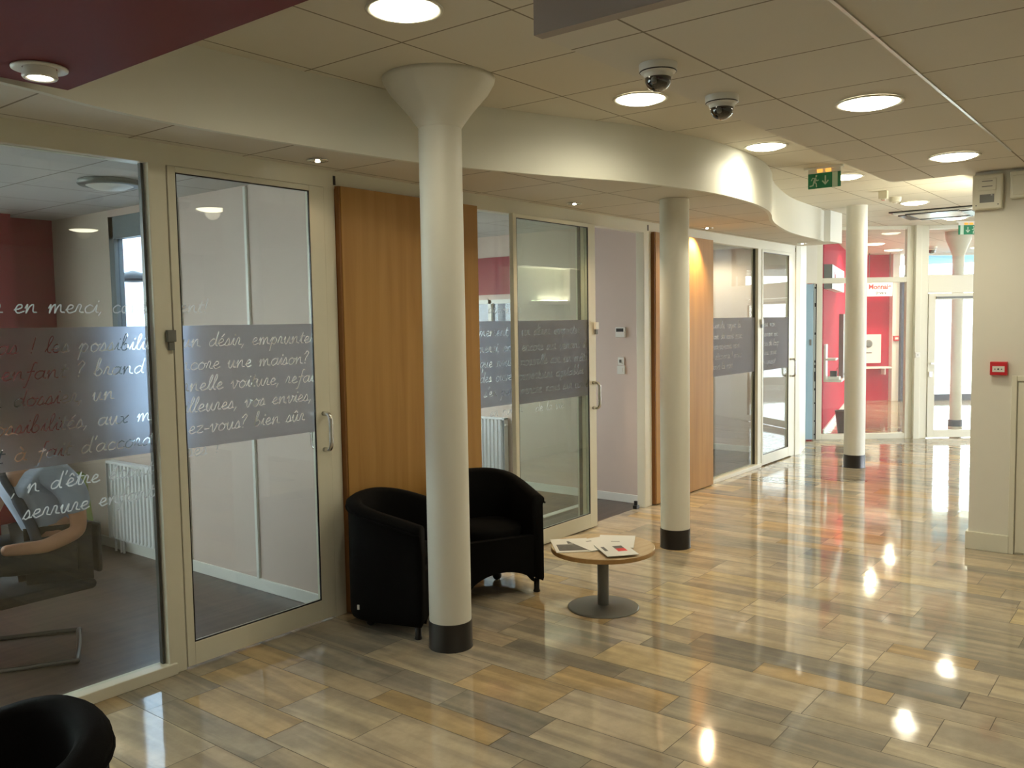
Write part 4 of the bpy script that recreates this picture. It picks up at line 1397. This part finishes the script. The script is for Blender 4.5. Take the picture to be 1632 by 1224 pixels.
# machine on the end wall
t = thing('coin_machine', 'white wall machine with a round dial on the red end wall', 'machine', W(6.96, 17.145, .74), RZV)
obj('panel', boxes(((-.04, -.25, 0), (0, .25, .56))), PLASTW, t, bevel=.005)
bm = B(); lathe(bm, [(.075, 0), (.075, .02), (.05, .03)], n=24)
bmesh.ops.rotate(bm, verts=bm.verts, cent=(0, 0, 0), matrix=Matrix.Rotation(-math.pi / 2, 3, 'Y'))
bmesh.ops.translate(bm, verts=bm.verts, vec=(-.04, .0, .38)); obj('dial', bm, GREYM, t)
obj('caption', boxes(((-.043, -.07, .19), (-.0405, .07, .215))), GREYM, t)
t = thing('wall_shelf', 'thin white shelf below the wall machine', 'shelf', W(7.0, 17.15, .64), RZV)
obj('board', boxes(((-.25, -.33, 0), (0, .30, .035))), PLASTW, t, bevel=.004)
obj('bracket', boxes(((-.2, .2, -.12), (-.02, .22, 0))), PLASTW, t)
obj('bracket', boxes(((-.2, -.24, -.12), (-.02, -.22, 0))), PLASTW, t)
t = thing('call_point', 'small distant red call point on the white pier of the lobby', 'fire call point', W(7.445, 17.0, 1.22), RZV)
obj('case', boxes(((-.05, -.05, -.05), (0, .05, .05))), REDP, t, bevel=.004)
obj('press_plate', boxes(((-.052, -.03, -.02), (-.05, .03, .02))), PAPER, t)

# poster frame, shelves and leaflets on red slanting wall
t = thing('poster_frame', 'tall grey framed display on the slanting red wall', 'display frame', LW(2.75, 0, .61), RZL)
obj('frame', boxes(((0, -.07, 0), (.1, -.001, 1.09)), ((1.0, -.07, 0), (1.1, -.001, 1.09)), ((.1, -.07, 1.03), (1.0, -.001, 1.09)), ((.1, -.07, 0), (1.0, -.001, .06))), GREYM, t)
obj('sheet', boxes(((.1, -.03, .06), (1.0, -.001, 1.03))), pbr('grey sheet', (.35, .36, .38), .3), t)
t = thing('wall_counter', 'white writing shelf with leaflets on the slanting red wall', 'counter', LW(.05, 0, .75), RZL)
obj('board', boxes(((0, -.24, 0), (.5, -.001, .03))), PLASTW, t, bevel=.005)
obj('upper_board', boxes(((0, -.16, .30), (.40, -.001, .325))), PLASTW, t, bevel=.004)
obj('back_board', boxes(((0, -.03, .03), (.3, -.001, .52))), PLASTW, t)
t = thing('desk_terminal', 'small white and black terminal with a red cable on the lobby shelf', 'terminal', LW(.20, .13, .781), RZL)
bm = B(); box(bm, (-.10, -.08, 0), (.10, .08, .04)); obj('body', bm, PLASTW, t, bevel=.01)
bm = B(); box(bm, (-.06, -.04, .041), (.0, .05, .12)); obj('screen', bm, DARK, t, bevel=.004)
bm = B(); tube(bm, [(.08, 0, .03), (.12, -.02, .10), (.16, -.03, .15), (.18, -.03, .08), (.17, -.04, .01)], .008, 6); obj('cable', bm, REDP, t, smooth=True)
t = thing('waste_bin', 'dark brown tapered waste bin by the third column', 'bin', W(4.70, 12.35, 0), RZV)
bm = B(); lathe(bm, [(.09, 0), (.13, .32), (.125, .32), (.085, .01)], n=24, cap=False); obj('body', bm, pbr('brown plastic', (.06, .03, .02), .4), t, smooth='angle')
bm = B(); lathe(bm, [(.131, .315), (.134, .32), (.131, .327), (.124, .322)], n=24, cap=False); obj('rim', bm, pbr('brown plastic', (.06, .03, .02), .4), t)

# lobby column
t = thing('column', 'white lobby column with a navy base seen through the bright glass door', 'column', W(6.45, 12.7, 0))
bm = B(); lathe(bm, [(.08, .03), (.078, 2.5)], n=32); obj('shaft', bm, COLP, t, smooth='angle')
bm = B(); lathe(bm, [(.078, 2.5), (.12, 2.62), (.17, 2.74), (.18, ZL)], n=32); obj('capital', bm, COLP, t, smooth=True)
bm = B(); lathe(bm, [(.097, .035), (.095, .13)], n=32); obj('base_ring', bm, NAVY, t, smooth='angle')
bm = B(); lathe(bm, [(.097, 0), (.097, .034)], n=32); obj('plinth', bm, COLP, t, smooth='angle')
dome(*W(7.3, 15.3, ZL), 'tiny dome camera on the ceiling of the far lobby', 1.2)
for i, (a, d, lab) in enumerate(((5.98, 14.5, 'lit round lamp on the far lobby ceiling above the red end wall'), (6.9, 15.9, 'small lit lamp deep in the far lobby ceiling'),
                                 (7.0, 13.8, 'lit lamp of the far lobby above the glass door'), (8.3, 15.6, 'lit lamp of the far lobby near the street glazing'))):
    ceiling_lamp(lab, *W(a, d, ZL)[:2], ZL, r=.16, watts=190)
# emergency sign in lobby
t = thing('lobby_notice', 'tiny dark square notice under the far lobby ceiling', 'notice', W(9.0, 16.8, 2.42), RZV)
obj('plate', boxes(((0, -.1, 0), (.02, .1, .16))), GREYM, t)
obj('symbol', boxes(((-.004, -.05, .04), (0, .03, .12))), PAPER, t)

# outer shell of the lobby (right side) and outdoors
struct('wall_lobby', vboxes((12.0, 12.1, 11.5, 17.3, 0, .3), (12.0, 12.1, 11.5, 17.3, 2.6, ZL), (12, 12.1, 11.5, 12, 0, ZL), (12, 12.1, 14.4, 14.6, 0, ZL)), PLASTW, 'white framed unseen right side of the far lobby, opened to add daylight', 'wall')  # unseen side left open to let extra daylight into the lobby
portal(W(9.8, 17.12, 1.4), (math.pi / 2, 0, RZV - math.pi / 2), 4.3, 2.8)
portal(W(12.15, 14.5, 1.4), (math.pi / 2, 0, RZV + math.pi), 5, 2.5)
struct('wall_lobby', vboxes((7.2, 12.1, DS, DS + .08, 0, ZL)), PLASTW, 'cream wall continuing the far screen', 'wall')
bm = B(); box(bm, (-40, -40, -.3), (70, 70, -.13))
struct('ground', bm, GROUND, 'pale paving outside the building', 'ground')

# ------------------------------------------------------------------ office 1 furniture and person
# office ceiling lamp (unlit) and office 3 lamp (lit)
t = thing('ceiling_light', 'unlit round ring lamp on the ceiling of the nearest office', 'ceiling light', (2.62, 5.02, 2.51), group='office ceiling lamps')
bm = B(); lathe(bm, [(.17, 0), (.175, -.02), (.165, -.03), (.13, -.032)], n=36, cap=False); obj('rim', bm, GREYM, t, smooth=True)
bm = B(); lathe(bm, [(.13, -.03), (.08, -.05), (.001, -.055)], n=36, cap=False); obj('diffuser', bm, PLASTW, t, smooth=True)
t = thing('ceiling_light', 'lit round lamp on the ceiling of the farthest office', 'ceiling light', (9.75, 4.75, 2.51), group='office ceiling lamps')
bm = B(); lathe(bm, [(.12, 0), (.13, -.01), (.12, -.014)], n=30, cap=False); obj('rim', bm, PLASTW, t, smooth=True)
bm = B(); lathe(bm, [(.12, -.008), (.001, -.012)], n=30, cap=False); obj('diffuser', bm, GLOW, t, smooth=True)
spot((0, 0, -.03), 55, 165, .5, radius=.07, parent=t)

# cantilever visitor chair
t = thing('office_chair', 'dark cantilever chair with a grey tube base under the seated person', 'chair', (0, 0, 0))
bm = B()
base = [(1.50, 4.62, .014), (1.93, 4.36, .014), (1.99, 4.36, .014), (2.18, 4.74, .014), (2.16, 4.80, .014), (1.72, 5.10, .014)]
pts = [(1.76, 4.66, .26), (1.46, 4.64, .20), (1.50, 4.62, .03)] + base[1:-1] + [(1.74, 5.08, .03), (1.67, 5.12, .20), (1.86, 5.02, .26)]
tube(bm, crom(pts, 5), .0125, 10)
obj('frame', bm, pbr('dark chromed tube', (.12, .11, .105), .3, metal=1), t, smooth=True)
bm = B(); box(bm, (-.25, -.24, .27), (.25, .24, .325)); bmesh.ops.translate(bm, verts=bm.verts, vec=(1.98, 4.83, 0))
obj('seat', bm, TROUS, t, bevel=.03, seg=3)
bm = B(); box(bm, (.0, -.19, .33), (.03, .19, .60)); bmesh.ops.translate(bm, verts=bm.verts, vec=(2.27, 4.86, 0))
obj('backrest', bm, TROUS, t, bevel=.015, seg=3)


def skin_mesh(name, verts, edges, radii, mat, parent=None, sub=2, root=0):
    me = bpy.data.meshes.new(name)
    me.from_pydata([Vector(v) for v in verts], edges, [])
    o = bpy.data.objects.new(name, me); C.objects.link(o)
    me.materials.append(mat)
    md = o.modifiers.new('skin', 'SKIN')
    lay = me.skin_vertices[0] if len(me.skin_vertices) else None
    if lay is None:
        bpy.context.view_layer.update()
    for i, r in enumerate(radii):
        me.skin_vertices[0].data[i].radius = (r, r) if not isinstance(r, tuple) else r
    me.skin_vertices[0].data[root].use_root = True
    sb = o.modifiers.new('sub', 'SUBSURF'); sb.levels = sub; sb.render_levels = sub
    md.use_smooth_shade = True
    if parent: o.parent = parent
    return o


def ensure_skin(me):
    pass


# body: hips at (2.14,5.08,.56) leaning left (-X), left arm resting forward
P = thing('person', 'seated person in a pale blue shirt and dark tie, leaning forward behind the frosted band', 'person', (.0, -.25, -.06))
V = [(2.14, 5.06, .56), (2.10, 5.07, .72), (2.02, 5.07, .90), (1.96, 5.06, 1.04), (1.92, 5.05, 1.12), (1.88, 5.04, 1.18),  # spine, neck
     (2.02, 4.88, 1.00), (2.13, 4.84, .84), (2.14, 4.83, .66), (1.95, 4.80, .62), (1.74, 4.80, .64),  # near arm (left)
     (1.94, 5.24, 1.02), (1.95, 5.34, .82), (1.90, 5.36, .70), (1.74, 5.30, .72), (1.60, 5.22, .74),  # far arm
     (2.08, 4.94, .54), (1.70, 4.92, .56), (1.64, 4.92, .30), (1.66, 4.92, .09), (1.54, 4.92, .05),
     (2.08, 5.18, .54), (1.68, 5.20, .56), (1.60, 5.20, .30), (1.62, 5.20, .09), (1.50, 5.20, .05)]
E_ = [(0, 1), (1, 2), (2, 3), (3, 4), (4, 5), (3, 6), (6, 7), (7, 8), (8, 9), (9, 10), (3, 11), (11, 12), (12, 13), (13, 14), (14, 15),
      (0, 16), (16, 17), (17, 18), (18, 19), (19, 20), (0, 21), (21, 22), (22, 23), (23, 24), (24, 25)]
Rr = [.15, .145, .15, .12, .06, .055, .062, .052, .044, .037, .028, .062, .052, .044, .037, .028, .09, .07, .055, .045, .04, .09, .07, .055, .045, .04]
skin_mesh('body', V, E_, Rr, SKIN, P)
# shirt: torso and short sleeves slightly larger
V2 = V[0:4] + [V[6], (2.125, 4.84, .87), (2.14, 4.835, .74)] + [V[11], (1.95, 5.33, .84)]
V2[0] = (2.14, 5.06, .60)
skin_mesh('shirt', V2, [(0, 1), (1, 2), (2, 3), (3, 4), (4, 5), (5, 6), (3, 7), (7, 8)], [.165, .162, .168, .125, .085, .080, .078, .085, .08], SHIRT, P)
bm = B()
tube(bm, crom([(1.86, 5.02, 1.10), (1.845, 5.0, .98), (1.90, 4.965, .84), (1.95, 4.94, .70), (1.97, 4.94, .62)], 4), [.018] * 4 + [.02] * 4 + [.028] * 8 + [.03], 8)
obj('tie', bm, TIE, P, smooth=True)
bm = B(); bmesh.ops.create_uvsphere(bm, u_segments=24, v_segments=16, radius=.1); bmesh.ops.scale(bm, verts=bm.verts, vec=(1.0, .78, 1.18)); bmesh.ops.translate(bm, verts=bm.verts, vec=(1.84, 5.03, 1.29))
for v in bm.verts:
    if v.co.x < 1.77 and abs(v.co.y - 5.03) < .02 and 1.25 < v.co.z < 1.31: v.co.x -= .022
obj('head', bm, SKIN, P, smooth=True)
bm = B()
for yy in (4.952, 5.108):
    bmesh.ops.create_uvsphere(bm, u_segments=10, v_segments=8, radius=.022, matrix=Matrix.Translation((1.855, yy, 1.285)))
obj('ears', bm, SKIN, P, smooth=True)
bm = B()
for yy in (5.0, 5.06):
    bmesh.ops.create_uvsphere(bm, u_segments=10, v_segments=8, radius=.010, matrix=Matrix.Translation((1.752, yy, 1.305)))
obj('eyes', bm, DARK, P, smooth=True)
bm = B(); bmesh.ops.create_uvsphere(bm, u_segments=24, v_segments=16, radius=.107); bmesh.ops.scale(bm, verts=bm.verts, vec=(.98, .80, 1.12)); bmesh.ops.translate(bm, verts=bm.verts, vec=(1.862, 5.03, 1.31))
bmesh.ops.delete(bm, geom=[v for v in bm.verts if v.co.z < 1.30 and v.co.x < 1.87 or v.co.z < 1.24 or v.co.x < 1.79 and v.co.z < 1.36], context='VERTS')
obj('hair', bm, HAIR, P, smooth=True)
for (hx, hy, hz), s in (((1.72, 4.80, .64), 1), ((1.58, 5.21, .74), -1)):
    pv = [(hx, hy, hz), (hx - .05, hy, hz - .004)]
    pe = [(0, 1)]; pr = [.026, .030]
    for k in range(4):
        dy = (-.030 + k * .020) * s; L_ = (.062, .072, .068, .052)[k]
        i0 = len(pv)
        pv += [(hx - .075, hy + dy, hz - .004), (hx - .075 - L_ * .55, hy + dy * 1.1, hz - .010), (hx - .075 - L_, hy + dy * 1.1, hz - .026)]
        pe += [(1, i0), (i0, i0 + 1), (i0 + 1, i0 + 2)]; pr += [.0095, .0085, .007]
    i0 = len(pv)
    pv += [(hx - .03, hy + .035 * s, hz - .006), (hx - .06, hy + .052 * s, hz - .012), (hx - .085, hy + .058 * s, hz - .018)]
    pe += [(0, i0), (i0, i0 + 1), (i0 + 1, i0 + 2)]; pr += [.012, .010, .008]
    skin_mesh('hand', pv, pe, pr, SKIN, P, sub=1)
skin_mesh('trousers', [V[0], V[16], V[17], V[18], (1.655, 4.92, .12), V[21], V[22], V[23], (1.615, 5.2, .12)],
          [(0, 1), (1, 2), (2, 3), (3, 4), (0, 5), (5, 6), (6, 7), (7, 8)], [.158, .10, .082, .066, .06, .10, .082, .066, .06], TROUS, P)

# desk, box and bag
t = thing('file_cabinet', 'low grey cabinet in the corner of the nearest office', 'cabinet', (2.88, 6.52, 0))
obj('carcass', boxes(((-.26, -.22, .0), (.22, .30, .24))), GREYM, t, bevel=.006)
obj('drawer', boxes(((-.24, -.226, .03), (.20, -.221, .21))), pbr('light grey drawer', (.3, .3, .3), .4), t)
t = thing('shopping_bag', 'green shopping bag with red loop handles on the low cabinet', 'bag', (2.88, 6.45, .241))
m, nt, out = new_mat('green printed bag')
b = N(nt, 'ShaderNodeBsdfPrincipled'); b.inputs['Base Color'].default_value = (.30, .36, .12, 1); b.inputs['Roughness'].default_value = .4
nt.links.new(b.outputs[0], out.inputs[0]); BAG = m
bm = B()
r0 = [(-.20, -.09, 0), (.20, -.09, 0), (.20, .09, 0), (-.20, .09, 0)]; r1 = [(-.17, -.04, .36), (.18, -.05, .34), (.18, .04, .36), (-.17, .05, .35)]
va = [bm.verts.new(p) for p in r0]; vb = [bm.verts.new(p) for p in r1]
for k in range(4):
    bm.faces.new((va[k], va[(k + 1) % 4], vb[(k + 1) % 4], vb[k]))
bm.faces.new(va[::-1])
obj('bag_body', bm, BAG, t, bevel=.01)
bm = B(); tube(bm, crom([(-.07, -.075, .24), (-.10, -.10, .16), (-.06, -.115, .06), (.04, -.115, .05), (.10, -.10, .14), (.08, -.075, .26)], 5), .013, 8); obj('handle', bm, REDP, t, smooth=True)
bm = B(); tube(bm, crom([(-.02, -.03, .34), (.0, -.06, .42), (.06, -.07, .36), (.07, -.07, .26)], 5), .012, 8); obj('handle', bm, REDP, t, smooth=True)

# floor strip seen in the doorway of office 2
struct('trim_12', boxes(((5.87, 4.30, .0), (6.55, 4.36, .006))), PLASTW, 'pale strip on the dark floor inside the open doorway', 'strip')
